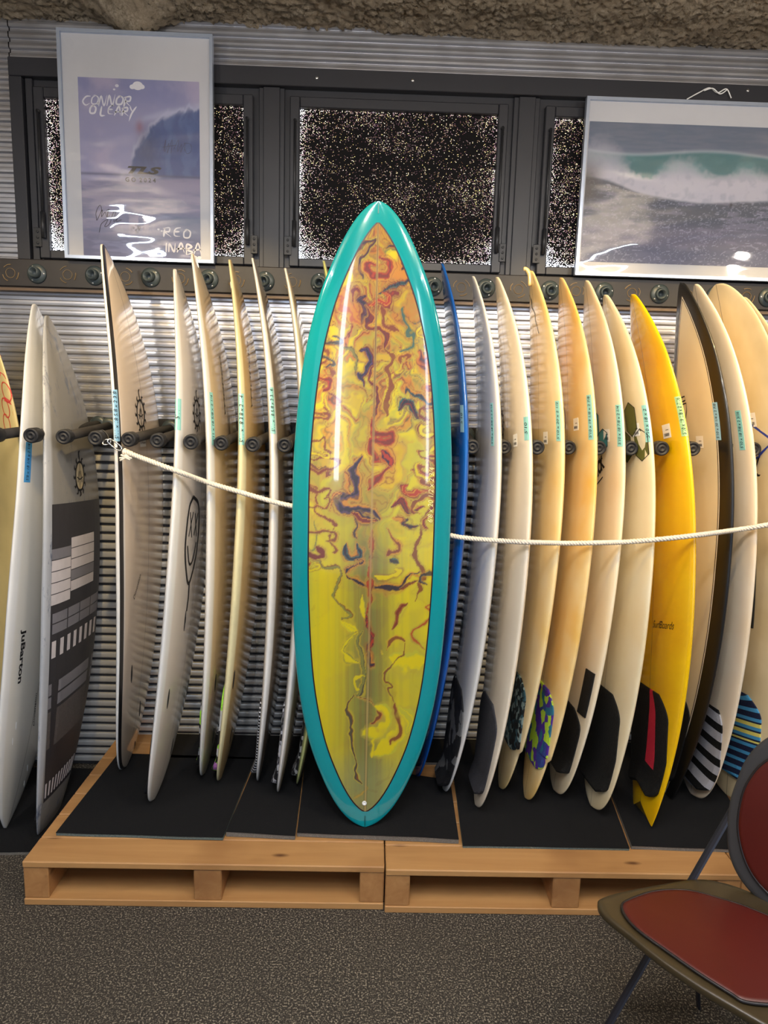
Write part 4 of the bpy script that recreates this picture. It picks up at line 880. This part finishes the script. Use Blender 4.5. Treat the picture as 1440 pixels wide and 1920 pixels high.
# sideways licks reaching in from both rails
r2=random.Random(12)
for i_ in range(30):
    y0=r2.uniform(620,1090); sd=r2.choice((-1,1)); ax_=710-(y0-378)*26/1171; ln_=r2.uniform(30,85); x0=ax_+sd*150; dy=r2.uniform(-14,14); hk=r2.choice((-1,1))*r2.uniform(5,14)
    strokes.append(([(x0,y0),(x0-sd*ln_*.5,y0+dy),(x0-sd*ln_*.95,y0+dy*.4),(x0-sd*ln_,y0+hk),(x0-sd*ln_*.8,y0+hk*1.5)],r2.choice((4,5,7,9,11)),r2.choice(((MR,RD,OR),(MR,OR,YG),(DK,TL,OR),(MR,MR,TN),(Y_,YG,MR)))))
for P,wd,(a,bb,cc) in strokes:
    Q=catmull(P,5); lo=Q.min(0)-wd*1.6; hi=Q.max(0)+wd*1.6; k=np.where((GXw>lo[0])&(GXw<hi[0])&(GYw>lo[1])&(GYw<hi[1]))[0]
    if len(k)==0: continue
    px_,py_=GXw[k],GYw[k]; dm=np.full(len(k),1e9); sg_=np.zeros(len(k)); tp_=np.zeros(len(k)); nQ=len(Q)-1
    for i in range(nQ):
        d_=Q[i+1]-Q[i]; L2=d_@d_+1e-9; tt=np.clip(((px_-Q[i][0])*d_[0]+(py_-Q[i][1])*d_[1])/L2,0,1)
        ex=px_-Q[i][0]-tt*d_[0]; ey=py_-Q[i][1]-tt*d_[1]; dd=np.hypot(ex,ey); m_=dd<dm; dm=np.where(m_,dd,dm); sg_=np.where(m_,np.sign(ex*d_[1]-ey*d_[0]),sg_); tp_=np.where(m_,(i+tt)/nQ,tp_)
    h=wd/2*(.35+1.35*fbm(GX[k]/20,GY[k]/20,91,2))*np.clip(np.sin(PI*(.06+.88*tp_))*1.7,.22,1.05)
    cur=col[k]; q_=dm/h; fz=fbm(GX[k]/7,GY[k]/7,97,2)-.5
    # soft shoulder of neighbouring colour, then agate-like layers
    cur=mixc(cur,sm(2.6,1.2,q_)*.55,cc*.55+TN*.45)
    w_=q_*(1+.25*sg_)+fz*.55
    lay=mixc(np.zeros_like(cur)+a,sm(.30,.42,w_),bb); lay=mixc(lay,sm(.55,.66,w_),a*.7+cc*.3); lay=mixc(lay,sm(.80,.92,w_),cc)
    if wd<8: lay=mixc(np.zeros_like(cur)+a,sm(.5,.9,w_),bb)
    cur=mixc(cur,sm(1.12,.9,q_)*(.95 if wd>=8 else .85),lay); cur=mixc(cur,sm(.16,.05,np.abs(q_-1.45+fz*.5))*.55*gt_(GY[k]),MR)
    col[k]=cur
# stringer
dx=np.abs(GX-axis); col=mixc(col,sm(2.6,1.6,dx)*.7,lin((176,150,92))); col=mixc(col,sm(1.0,.4,np.abs(dx-2.6))*.45*sm(900,1300,GY),lin((70,70,50))); col=mixc(col,sm(1,.5,dx)*sm(900,760,GY)*.6,lin((90,60,40)))
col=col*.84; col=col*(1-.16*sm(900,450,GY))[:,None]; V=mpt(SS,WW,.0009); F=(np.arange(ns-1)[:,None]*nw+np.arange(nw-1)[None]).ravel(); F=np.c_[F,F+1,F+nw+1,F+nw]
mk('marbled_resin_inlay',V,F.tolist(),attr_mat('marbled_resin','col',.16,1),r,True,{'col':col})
pl=MB(); 
for sgn in (1,-1):
    n=400; ss=np.linspace(si[0],si[-1],n); h1=np.interp(ss,si,wi); h2=np.interp(ss,sj,wj)
    V=np.vstack([mpt(ss,sgn*(h1-.0006),.0014),mpt(ss,sgn*np.maximum(h2,h1+.001),.0014)]); pl.add(V,[(i,i+1,n+i+1,n+i) for i in range(n-1)])
pl.build('pinline',plain('maroon_black_pinline',S(40,16,24),.3),r)
P0=mpt(np.array([.085]),np.array([-.003]),.001)[0]; MB().lathe([(0,.0075),(.002,.0075),(.0025,.006),(.0015,.003),(.0005,.0025)],P0,mb.et,20).build('leash_plug',m_white,r,True)
V=[];F=[]
ss=np.linspace(mb.L-.034,mb.L-.002,8); 
mk('stringer_tip',np.vstack([mpt(ss,0*ss-.0018,.001),mpt(ss,0*ss+.0018,.001)]),[(i,i+1,9+i,8+i) for i in range(7)],plain('teal_dark_line',S(30,110,112),.3),r)
ss=np.linspace(.001,.040,8); mk('stringer_tail',np.vstack([mpt(ss,0*ss-.0022,.001),mpt(ss,0*ss+.0022,.001)]),[(i,i+1,9+i,8+i) for i in range(7)],plain('teal_dark_line_2',S(10,96,100),.3),r)
# faint pencilled numbers near the right rail
V2,F2=text2d("6'8 x 20 1/2 x 2 3/4",.022,.2); ss=1.10+V2[:,0]; ww=.185-V2[:,1]*1; mk('pencil_note',mpt(ss,ww,.0016),F2,plain('pale_pencil',S(226,220,150),.5),r)
# ================================================================= PEGS
PEGFIT=[(2.14, 1.25), (2.16, 1.24), (2.215, 1.17), (2.215, 1.17), (2.215, 1.2), (2.215, 1.17), (2.155, 1.21), (2.215, 1.19), (2.2, 1.21), (2.2, 1.19), (2.215, 1.17), (2.24, 1.25), (2.24, 1.17), (2.24, 1.17), (2.24, 1.17), (2.26, 1.08), (2.28, 1.15), (2.23, 1.17), (2.275, 1.17), (2.26, 1.17), (2.215, 1.22), (2.215, 1.19), (2.215, 1.17), (2.27, 1.20), (2.25, 1.21)]
PEGX=[-15,57,118,178,240,294,357,414,473,533,591,650,709,768,826,886,946,1008,1067,1124,1184,1242,1300,1366,1415]
pegP=[]
YE=2.215
m_foam=plain('black_foam_sleeve',S(40,37,36),.75,var=.2,bump=.3,bscale=200)
names_between=['cut by the left edge of the photo','left of the shortest white board','crossing the grey striped board','behind the metal clip','right of the black-striped board','left of the board with the crossed-eyes face','right of the board with the crossed-eyes face','left of the cream-railed board','right of the cream-railed one','touching the left rail of the teal board','behind the left half of the teal board','behind the teal board left of its middle','behind the middle of the teal board','behind the teal board right of its middle','behind the right half of the teal board','right of the blue board','right of the grey-white board','right of the first cream board','right of the bent-nose board','right of the golden cream board','over the olive emblem','left of the bright yellow board\'s rail','right of the yellow board','right of the black-railed board','last on the right, over the blue emblem']
for i,x in enumerate(PEGX):
    yy=817+18*min(max((x-60)/440,0),1)+8*max(0,(x-530)/900)
    YE,ra_=PEGFIT[i]; E_=on(x,yy,1,YE); zb=E_[2]+.018; B_=on(720+(x-720)/ra_,yy,1,YW-.0405); B_[2]=min(zb,1.435)
    pegP.append((E_,B_)); ax=(E_-B_); L=np.linalg.norm(ax); ax/=L
    r=empty('rack_peg',B_,'black foam-covered peg with round ribbed end cap, '+names_between[i],'peg','rack pegs')
    MB().lathe([(.002,.0165),(L-.03,.0165)],B_,ax,22).build('peg_sleeve',m_foam,r,True)
    MB().lathe([(L-.045,.0172),(L-.040,.0232),(L-.006,.0240),(L,.0225),(L,.0165),(L-.003,.0155),(L-.003,.0115),(L,.0105),(L,.006),(L-.002,.005),(L-.002,.0005)],B_,ax,28).build('end_cap',m_rubber,r,True)
    MB().lathe([(0,.034),(.006,.033),(.010,.022)],B_,ax,24).build('base_flange',m_flange,r,True)
# ================================================================= ROPE
def railY(b,z):
    u=(z-b.tail[2])/(b.nose[2]-b.tail[2]); P=b.sec(np.full(40,u),np.linspace(-1.2,1.2,40)); k=P[:,1].argmin(); return P[k]
RPX=[(300,868),(400,905),(470,925),(540,946),(640,975),(720,992),(800,1000),(856,1004),(950,1012),(1050,1015),(1150,1014),(1250,1006),(1350,994),(1460,976),(1600,950)]
RX=[p[0] for p in RPX]; RYp=[p[1] for p in RPX]
pts=[on(232,846,1,2.160)]
for b_ in BOARDS:
    z=1.15
    for _ in range(6):
        P=railY(b_,z); x_,y_=proj(P); yt=np.interp(x_,RX,RYp); z+=(y_-yt)/560
    if x_>240 and not(530<x_<862): pts.append(P+np.array([0,-.030,0]))
pts+= [on(x,np.interp(x,RX,RYp),1,y_) for x,y_ in ((560,2.160),(600,2.175),(700,2.215),(790,2.205),(836,2.185))]
pts.append(on(1640,945,1,2.15)); pts.sort(key=lambda p:p[0]); rp=pts
Q=catmull(rp,40); d=np.r_[0,np.cumsum(np.linalg.norm(np.diff(Q,axis=0),axis=1))]; n=int(d[-1]/.004); dd=np.linspace(0,d[-1],n); Q=np.c_[[np.interp(dd,d,Q[:,i]) for i in range(3)]].T
rr=empty('rope',Q[0],'white twisted cotton rope strung across the front of the boards, passing behind the teal board','rope')
T=np.gradient(Q,axis=0); T/=np.linalg.norm(T,axis=1)[:,None]; up=np.array([0,0,1.]); Nn=np.cross(T,up); Nn/=np.linalg.norm(Nn,axis=1)[:,None]; Bb=np.cross(T,Nn)
for k in range(3):
    ph=dd/.030*2*PI+k*2*PI/3; MB().tube(Q+.0042*(Nn*np.cos(ph)[:,None]+Bb*np.sin(ph)[:,None]),.0046,6).build('rope_strand',m_rope,rr,True)
q=MB(); P=Q[0]
for k in range(9):
    a=random.uniform(0,2*PI); q.tube(catmull([P+np.array([.012,-.004,-.006]),P+np.array([.012+random.uniform(-.01,.01),-.012,-.018]),P+np.array([random.uniform(-.02,.035),-.012,random.uniform(-.03,-.008)])],4),.0035,6)
for k in range(3):
    a=np.linspace(0,2*PI,18); c0=P+np.array([.004+.009*k,0,-.002-.004*k]); q.tube([c0+np.array([.002*math.cos(t),.0085*math.cos(t),.0085*math.sin(t)]) for t in a],.0036,6)
q.build('rope_knot',m_rope,rr,True)
def carab(c,ang,h,wd,rad,name='snap_hook'):
    a=np.linspace(0,2*PI,26); x=np.cos(a)*h/2; y=np.sign(np.sin(a))*np.abs(np.sin(a))**.8*wd/2; ca,sa=math.cos(ang),math.sin(ang)
    return [np.array(c)+np.array([x_*ca-y_*sa,.002*math.sin(3*t),x_*sa+y_*ca]) for x_,y_,t in zip(x,y,a)]
q=MB().tube(carab(on(215,834,1,2.165),-.65,.050,.018,0),.0028,8).tube(carab(on(200,829,1,2.20),.3,.026,.016,0),.0024,8)
o=empty('snap_hook',on(215,834,1,2.165),'small steel snap hook joining the rope end to the peg','hook'); q.build('hook_body',m_steel,o,True)
pe=pegP[3][0]; MB().tube(catmull([on(196,828,1,2.21),pe+np.array([.012,.03,-.024]),pe+np.array([.022,.055,0]),pe+np.array([.0,.06,.0235]),pe+np.array([-.024,.05,.0]),pe+np.array([.0,.03,-.026]),on(236,842,1,2.18)],8),.0022,6).build('black_cord',m_black,o,True)
# ================================================================= POSTERS
def fr_poster(c,w,h,ang,label,name='framed_poster'):
    """flat frame standing at c (lower middle), facing -Y"""
    r=empty(name,c,label,'poster'); ca,sa=math.cos(ang),math.sin(ang)
    def X(x,z,y=0): return np.array(c)+np.array([x*ca-z*sa,y,x*sa+z*ca])
    return r,X
def frame_parts(r,X,w,h,fw=.011,dep=.022):
    for nm,(x0,x1,z0,z1) in (('frame_side',(-w/2,-w/2+fw,0,h)),('frame_side',(w/2-fw,w/2,0,h)),('frame_rail',(-w/2+fw,w/2-fw,0,fw)),('frame_rail',(-w/2+fw,w/2-fw,h-fw,h))):
        V=[X(x,z,y) for z in (z0,z1) for y in (-dep,0) for x in (x0,x1)]
        V[0]=X(x0,z0,-dep)
        mk(nm,V,[(0,2,3,1),(4,5,7,6),(0,1,5,4),(2,6,7,3),(0,4,6,2),(1,3,7,5)],m_alu,r)
    V=[X(x,z,y) for z in (fw,h-fw) for y in (-.010,-.004) for x in (-w/2+fw,w/2-fw)]
    mk('mount_board',V,[(0,2,3,1),(4,5,7,6),(0,1,5,4),(2,6,7,3),(0,4,6,2),(1,3,7,5)],m_mount,r)
    V=[X(x,z,y) for z in (fw,h-fw) for y in (-.0195,-.018) for x in (-w/2+fw,w/2-fw)]
    g=mk('acrylic_sheet',V,[(0,2,3,1),(4,5,7,6),(0,1,5,4),(2,6,7,3),(0,4,6,2),(1,3,7,5)],m_acryl,r)
m_mount=plain('mount_paper',S(204,204,208),.8,var=.03)
t=NT('wavy_acrylic'); tr=t.n('ShaderNodeBsdfTransparent'); gl=t.n('ShaderNodeBsdfGlossy',i_Roughness=.03); fr=t.n('ShaderNodeFresnel',i_IOR=1.5)
nz=t.noise(7,1,.5,t.co((.6,1,1.6))); nz2=t.noise(1.2,1,.5); hh=t.math('ADD',nz,t.math('MULTIPLY',nz2,3)); bn=t.n('ShaderNodeBump',i_Strength=1,i_Distance=.006); t.l(hh,bn.inputs['Height']); t.l(bn.outputs[0],gl.inputs['Normal'])
mx=t.n('ShaderNodeMixShader'); t.l(t.math('MULTIPLY',fr.outputs[0],1.3,clamp=True),mx.inputs[0]); t.l(tr.outputs[0],mx.inputs[1]); t.l(gl.outputs[0],mx.inputs[2]); out=[n for n in t.t.nodes if n.type=='OUTPUT_MATERIAL'][0]; t.l(mx.outputs[0],out.inputs[0]); t.t.nodes.remove(t.b); m_acryl=t.m
PY=2.655
def picture(name,X,x0,x1,z0,z1,fn,r,nx,nz,off=-.0108):
    u,v=np.meshgrid(np.linspace(0,1,nx),np.linspace(0,1,nz)); c=fn(u.ravel(),v.ravel())
    V=[X(x0+(x1-x0)*a,z0+(z1-z0)*b_,off) for a,b_ in zip(u.ravel(),v.ravel())]
    F=[(j*nx+i,j*nx+i+1,(j+1)*nx+i+1,(j+1)*nx+i) for j in range(nz-1) for i in range(nx-1)]
    return mk(name,V,F,attr_mat(name+'_print','col',.35),r,False,{'col':np.clip(c,0,1)})
# left poster
PL=on(125,490,1,PY); PR=on(405,496,1,PY); PT=on(110,62,1,PY); PT2=on(397,69,1,PY)
w_=(np.linalg.norm(PR-PL)+np.linalg.norm(PT2-PT))/2; h_=PT[2]-PL[2]; zc=min(PL[2],PR[2])
r,X=fr_poster(((PL[0]+PR[0]+PT[0]+PT2[0])/4,PY,2.038),w_,h_,-.004,'tall silver-framed surf poster with white brush lettering, propped on the plank at the left')
frame_parts(r,X,w_,h_)
def toX(x,y):   # photograph point -> poster chart
    p=on(x,y,1,PY-.011); q=p-np.array(r.location); return float(q[0]),float(q[2])
ax0,az0=toX(157,479); ax1,az1=toX(372,153)
def art1(u,v):
    n=fbm(u*5,v*7,5,5); n2=fbm(u*18+n*3,v*9,9,4); c=np.zeros((len(u),3))+lin((150,150,186))
    c=mixc(c,sm(.35,.75,n)*.6,lin((188,176,200))); c=mixc(c,sm(.80,.98,v)*.6*sm(.5,.2,n),lin((120,128,176)))
    rr_=np.sqrt(((u-.98)/.54)**2+((v-.50)/.36)**2)+(n2-.5)*.16; wav=sm(1.05,.97,rr_)*sm(.42,.46,v+.03*(n-.5)); c=mixc(c,wav*.95,lin((58,82,136)))
    c=mixc(c,wav*sm(.45,.75,n2)*.45,lin((96,120,168))); c=mixc(c,sm(.05,.0,np.abs(rr_-1.0))*sm(.5,.6,v)*.7,lin((190,190,214)))
    lip=np.exp(-((v-(.88-.15*(1-u)*1.2-.02*n2))/.02)**2)*sm(.4,.6,u); c=mixc(c,lip*.5,lin((188,190,214)))
    tube=np.exp(-(((u-.56)/.09)**2+((v-.62)/.13)**2)*1.2); c=mixc(c,tube*.6,lin((48,62,104)))
    c=mixc(c,np.exp(-((u-.50)/.03)**2-((v-.74)/.035)**2)*.6,lin((150,90,90)))
    sea=sm(.47,.43,v-(.04*(u-.5))); c=mixc(c,sea*.9,lin((142,136,164))); c=mixc(c,sea*sm(.42,.7,fbm(u*6,v*40,15,4))*.5,lin((92,102,140)))
    c=mixc(c,np.exp(-((v-.470)/.008)**2)*.7,lin((66,74,110)))
    c=mixc(c,sm(.30,.22,v)*sm(.3,.9,u)*.6,lin((86,108,140))); c=mixc(c,sm(.16,.10,v)*.75,lin((86,90,128))); c=mixc(c,sm(.14,.1,v)*sm(.5,.7,fbm(u*8,v*60,25,3))*.5,lin((140,140,176)))
    c=mixc(c,np.exp(-((u-.47)/.13)**2-((v-.20)/.05)**2)*sm(.4,.6,n2)*.8,lin((190,176,190))); c=mixc(c,np.exp(-((u-.46)/.045)**2-((v-.165)/.022)**2)*sm(.45,.55,fbm(u*60,v*70,8,2)),lin((60,54,72)))
    return c
pic=picture('surf_print',X,ax0,ax1,az0,az1,art1,r,190,270)
def ptext(V2,F,x,y,mat,name,off=-.0118,rot=0):
    cx,cz=toX(x,y); c_,s_=math.cos(rot),math.sin(rot); mk(name,[X(cx+a*c_-b_*s_,cz+a*s_+b_*c_,off) for a,b_ in V2],F,mat,r)
V,F=brush("CONNOR",.034,.0054,.25,.12,3); ptext(V,F,153,196,m_inkw,'white_brush_lettering')
V,F=brush("O'LEARY",.030,.0052,.2,.12,5); ptext(V,F,166,214,m_inkw,'white_brush_lettering')
V,F=brush("REO",.036,.0062,.1,.12,7,1.1); ptext(V,F,306,443,m_inkw,'white_brush_lettering')
V,F=brush("INABA",.036,.0062,.0,.12,9); ptext(V,F,309,474,m_inkw,'white_brush_lettering')
for (x,y,rr_) in ((257,161,.017),(247,163,.009),(265,163,.009),(218,161,.006),(213,168,.004),(297,430,.004),(303,433,.003),(364,484,.012),(374,483,.007)):
    a=np.linspace(0,2*PI,17)[:-1]; ptext(np.c_[np.cos(a)*rr_*1.1,np.sin(a)*rr_*.85],[tuple(range(16))],x,y,m_inkw,'paint_splash',-.0118-rr_*.01-.00002*(x%7))
m_gp=plain('dark_grey_print_ink',S(34,36,44),.5)
V,F=text2d('TLS',.052,.35,.05); ptext(V*[1.45,.62],F,263,320,m_gp,'dark_lettering')
V,F=text2d('G O  2 0 2 4',.021,0,.02); ptext(V*[1.0,1],F,263,338,m_gp,'dark_lettering')
def sig(P,wd,mat,name='signature'):
    Lr=[]
    for st in P: Lr.append(ribbon2d([toX(*p) for p in st],wd,5)[0:2])
    V,F=merge2d(Lr); mk(name,[X(a,b_,-.0118) for a,b_ in V],F,mat,r)
sig([[(181,414),(180,398),(187,385),(190,395),(182,413)],[(188,400),(192,394),(190,407),(197,398),(200,407),(203,392),(201,409),(205,404)],[(199,395),(206,393)],[(186,436),(190,420),(202,412),(196,425),(205,420),(212,400),(217,396),(213,416),(220,410),(218,416),(228,412)]],.0016,m_ink)
sig([[(306,283),(310,262),(308,285),(316,268),(313,287),(322,262),(320,288)],[(325,280),(334,262),(332,284),(340,270),(338,286),(346,268),(345,284)],[(304,276),(330,272)],[(344,268),(356,270),(358,282),(350,288),(345,276)]],.0012,plain('grey_pen_ink',S(60,66,92),.5))
# right poster
PL=on(1075,521,1,PY); PT=on(1098,184,1,PY)
w2=.92; r,X=fr_poster(((PL[0]+PT[0])/2+w2/2,PY,2.038),w2,.0,0,'wide silver-framed photograph of a breaking wave with surfer, hanging at the right')
h2=on(1270,190,1,PY)[2]-2.040
frame_parts(r,X,w2,h2)
ax0,az0=toX(1088,490); ax1,az1=toX(1105,227); ax0=-w2/2+.018; ax1=w2/2-.018
def art2(u,v):
    n=fbm(u*9,v*6,35,5); n2=fbm(u*40,v*22,39,4); n3=fbm(u*14,v*60,45,4); c=np.zeros((len(u),3))+lin((96,110,132))
    c=mixc(c,sm(.3,.7,n3)*.5,lin((116,122,142)))                       # far sea
    wave=sm(.80,.775,v+.0*u)*sm(.12,.2,u+.02*n)*sm(1.05,.9,u)
    base=.46+.10*np.abs(u-.52)*1.2-.02*(n-.5)+.10*sm(.35,.0,u)
    face=sm(.81,.79,v+.02*np.sin(u*9))*sm(base-.02,base+.01,v); c=mixc(c,face,lin((64,116,124))); c=mixc(c,face*sm(.45,.7,n)*.4,lin((110,156,160)))
    c=mixc(c,np.exp(-((v-(.80-.02*np.sin(u*9)))/.012)**2)*.6,lin((170,180,190)))
    foam=sm(.79+.10*(n2-.5)+.14*sm(.25,0,u)-.10*np.exp(-((u-.28)/.10)**2)-.12*np.exp(-((u-.66)/.12)**2)+.07*np.sin(u*21),.60,v)*sm(base-.03+.04*(n2-.5),base+.0,v)
    c=mixc(c,foam*.95,lin((196,192,204))); c=mixc(c,foam*sm(.45,.7,n2)*.45,lin((150,154,172)))
    c=mixc(c,face*np.exp(-((u-.96)/.08)**2)*sm(.4,.6,n2+.1),lin((186,188,200)))
    sea=sm(base,base-.03,v); c=mixc(c,sea*.95,lin((70,78,96))); c=mixc(c,sea*sm(.5,.7,fbm(u*16,v*46,55,4))*.6,lin((134,130,152)))
    c=mixc(c,sea*sm(.34,.22,v)*.55,lin((122,114,138))); c=mixc(c,sea*sm(.16,.08,v)*.55,lin((72,82,112))); c=mixc(c,sea*np.clip(contour(fbm(u*14,v*24,65,3),6,.08),0,1)*.5,lin((176,176,196)))
    rock=sm(.10,.0,u-.0)*sm(.80,.60,v)*sm(.35,.5,v); c=mixc(c,rock*.8,lin((70,64,64)))
    c=mixc(c,np.exp(-((u-.615)/.006)**2-((v-.445)/.015)**2),lin((20,24,40)))
    return c
picture('wave_photograph',X,ax0,ax1,az0,az1,art2,r,330,170)
hk=on(1335,166,1,YW-.05)
MB().tube(catmull([on(1288,186,1,PY+.01),on(1310,174,1,PY+.015),on(1330,165,1,PY+.02),on(1345,174,1,PY+.02),on(1362,167,1,PY+.015),on(1371,184,1,PY+.01)],8),.0022,6).tube(catmull([on(1320,170,1,PY+.01),on(1336,166,1,PY+.012),on(1350,176,1,PY+.012),on(1364,168,1,PY+.012)],8),.0022,6).build('hanging_cord',m_white,r,True)
# ================================================================= CHAIR
SZ=.435
def sp(x,y,z=SZ): return on(x,y,2,z)
m_shell=plain('brown_chair_shell',S(60,49,30),.36,var=.08,coat=.2,crough=.2,bump=.06,bscale=600)
m_shell2=plain('charcoal_chair_shell',S(58,56,56),.42,var=.08,bump=.05,bscale=600)
m_vinyl=plain('red_brown_vinyl',S(78,17,9),.42,var=.08,scale=12,coat=.08,crough=.25,bump=.08,bscale=300,bdist=.0006)
m_piping=plain('black_piping',S(34,28,28),.35); m_leg=plain('dark_grey_steel',S(46,46,54),.35,.4)
ch=empty('folding_chair',tuple(sp(1300,1780,0)),'red-brown vinyl folding chair with dark shell, in front of the pallet at the lower right','chair')
seat_px=[(1121,1692),(1128,1682),(1160,1672),(1220,1660),(1293,1648),(1340,1650),(1400,1668),(1470,1702),(1560,1765),(1640,1850),(1640,1960),(1560,1975),(1470,1935),(1400,1880),(1330,1822),(1260,1772),(1190,1740),(1140,1712)]
cush_px=[(1166,1700),(1180,1688),(1230,1672),(1290,1671),(1350,1686),(1410,1706),(1480,1740),(1540,1800),(1560,1850),(1540,1885),(1470,1886),(1400,1880),(1370,1864),(1310,1826),(1250,1784),(1200,1748),(1175,1722)]
seat_px=[(1121,1692),(1128,1682),(1160,1672),(1220,1660),(1293,1648),(1340,1650),(1400,1668),(1470,1702),(1560,1765),(1640,1850),(1650,1950),(1580,1990),(1500,1960),(1440,1925),(1380,1890),(1310,1848),(1240,1800),(1180,1752),(1133,1714)]
def closed(P,n=8):
    P=[tuple(p) for p in P]; Q=catmull(P[-2:]+P+P[:3],n); return Q[2*n:2*n+len(P)*n]
def slab(name,loop,z0,z1,mat,parent,dome=0,rings=1,bev=.004,smooth=True):
    loop=np.asarray(loop); n=len(loop); c=loop.mean(0); V=[];F=[]
    rs=[(1.0-.02,z0),(1.0,z0+bev),(1.0,z1-bev),(1-.018,z1)]+[(k,z1+dome*(1-k*k)) for k in (.93,.85,.7,.5,.25)]
    for k,z in rs:
        for p in loop: q=c+(p-c)*k; V.append((q[0],q[1],z))
    V.append((c[0],c[1],z1+dome)); m=len(rs)
    for i in range(m-1):
        for j in range(n): F.append((i*n+j,i*n+(j+1)%n,(i+1)*n+(j+1)%n,(i+1)*n+j))
    for j in range(n): F.append(((m-1)*n+j,(m-1)*n+(j+1)%n,m*n))
    F.append(tuple(range(n))[::-1]); return mk(name,V,F,mat,parent,smooth)
sl=np.array([sp(*p)[:2] for p in closed(seat_px)]); slab('seat_shell',sl,SZ-.018,SZ,m_shell,ch,.0)
cl=np.array([sp(*p,z=SZ+.004)[:2] for p in closed(cush_px)]); slab('seat_cushion',cl,SZ+.0005,SZ+.008,m_vinyl,ch,.008)
MB().tube([(p[0],p[1],SZ+.005) for p in np.vstack([cl,cl[:2]])*1.0],.0032,8,False).build('seat_piping',m_piping,ch,True)
# backrest: upright plane along the seat's rear edge
bA=sp(1378,1660,SZ); bdir=(sp(1560,1765)-sp(1340,1650)); bdir/=np.linalg.norm(bdir); nb=np.array([bdir[1],-bdir[0],0.]); nb=nb if nb@(np.array([0,0,0])-bA)>0 else -nb
print('chair',sp(1121,1692),sp(1293,1648),sp(1640,1850),sp(1580,1990),'bdir',bdir)
bup=np.array([0,0,1.])-nb*.16; bup/=np.linalg.norm(bup); bn=np.cross(bdir,bup); bn=bn if bn@nb>0 else -bn
def bpl(x,y,off=0):
    d_=FW+RT*(x-720)/FPX-UP*(y-960)/FPX; q=bA+bn*off; tt=((q-CAM)@bn)/(d_@bn); return CAM+d_*tt
back_px=[(1362,1560),(1366,1510),(1378,1470),(1400,1420),(1440,1382),(1520,1345),(1620,1350),(1700,1420),(1720,1560),(1680,1720),(1600,1800),(1520,1770),(1440,1705),(1393,1658),(1368,1610)]
bc_px=[(1386,1560),(1390,1505),(1406,1462),(1440,1425),(1520,1385),(1600,1390),(1665,1450),(1680,1560),(1650,1680),(1590,1745),(1510,1725),(1440,1672),(1403,1622)]
def bslab(name,px,t0,t1,mat,dome=0):
    Lp=np.array([bpl(*p) for p in closed(px)]); n=len(Lp); c=Lp.mean(0); V=[];F=[]; rs=[(.98,t0),(1,t0+.004),(1,t1-.004),(.98,t1)]+[(k,t1+dome*(1-k*k)) for k in (.93,.85,.7,.5,.25)]
    for k,o_ in rs:
        for p in Lp: V.append(c+(p-c)*k+bn*o_)
    V.append(c+bn*(t1+dome)); m=len(rs)
    for i in range(m-1):
        for j in range(n): F.append((i*n+j,i*n+(j+1)%n,(i+1)*n+(j+1)%n,(i+1)*n+j))
    for j in range(n): F.append(((m-1)*n+j,(m-1)*n+(j+1)%n,m*n))
    F.append(tuple(range(n))[::-1]); return mk(name,V,F,mat,ch,True),Lp
bslab('back_shell',back_px,-.016,0,m_shell2)
_,bl=bslab('back_cushion',bc_px,.0005,.008,m_vinyl,.008)
MB().tube([p+bn*.005 for p in np.vstack([bl,bl[:2]])],.0032,8,False).build('back_piping',m_piping,ch,True)
# legs: straight bars from the backrest through the seat side to the front feet
u1=bpl(1376,1513,-.02); foot=sp(1110,1975,.012)
MB().tube([u1,foot],.0105,8,flat=.45).build('leg',m_leg,ch); MB().lathe([(-.012,.013),(.02,.012)],foot,(0,0,1),12).build('rubber_foot',m_rubber,ch)
sh=(sp(1560,1975)-sp(1200,1752))*.80; sh[2]=0
MB().tube([u1+sh,foot+sh],.0105,8,flat=.45).build('leg',m_leg,ch); MB().lathe([(-.012,.013),(.02,.012)],foot+sh,(0,0,1),12).build('rubber_foot',m_rubber,ch)
fr_=sp(1230,1775,SZ-.02); rear=sp(1500,1730,.012); rear[2]=.012
rdir=(rear-fr_); MB().tube([sp(1300,1665,SZ-.02),sp(1300,1665,SZ-.02)+np.array([bn[0]*-.12,bn[1]*-.12,-(SZ-.032)])],.0105,8,flat=.45).build('leg',m_leg,ch)
p=sp(1300,1665,SZ-.02)+sh; MB().tube([p,p+np.array([bn[0]*-.12,bn[1]*-.12,-(SZ-.032)])],.0105,8,flat=.45).build('leg',m_leg,ch)
hb=bpl(1394,1672,-.004); MB().tube([hb,hb+np.array([0,0,-.02])],.006,8).lathe([(0,.010),(.012,.010)],hb-np.array([0,0,.008]),bn,12).build('hinge_bolt',m_leg,ch,True)
bpy.context.view_layer.update()
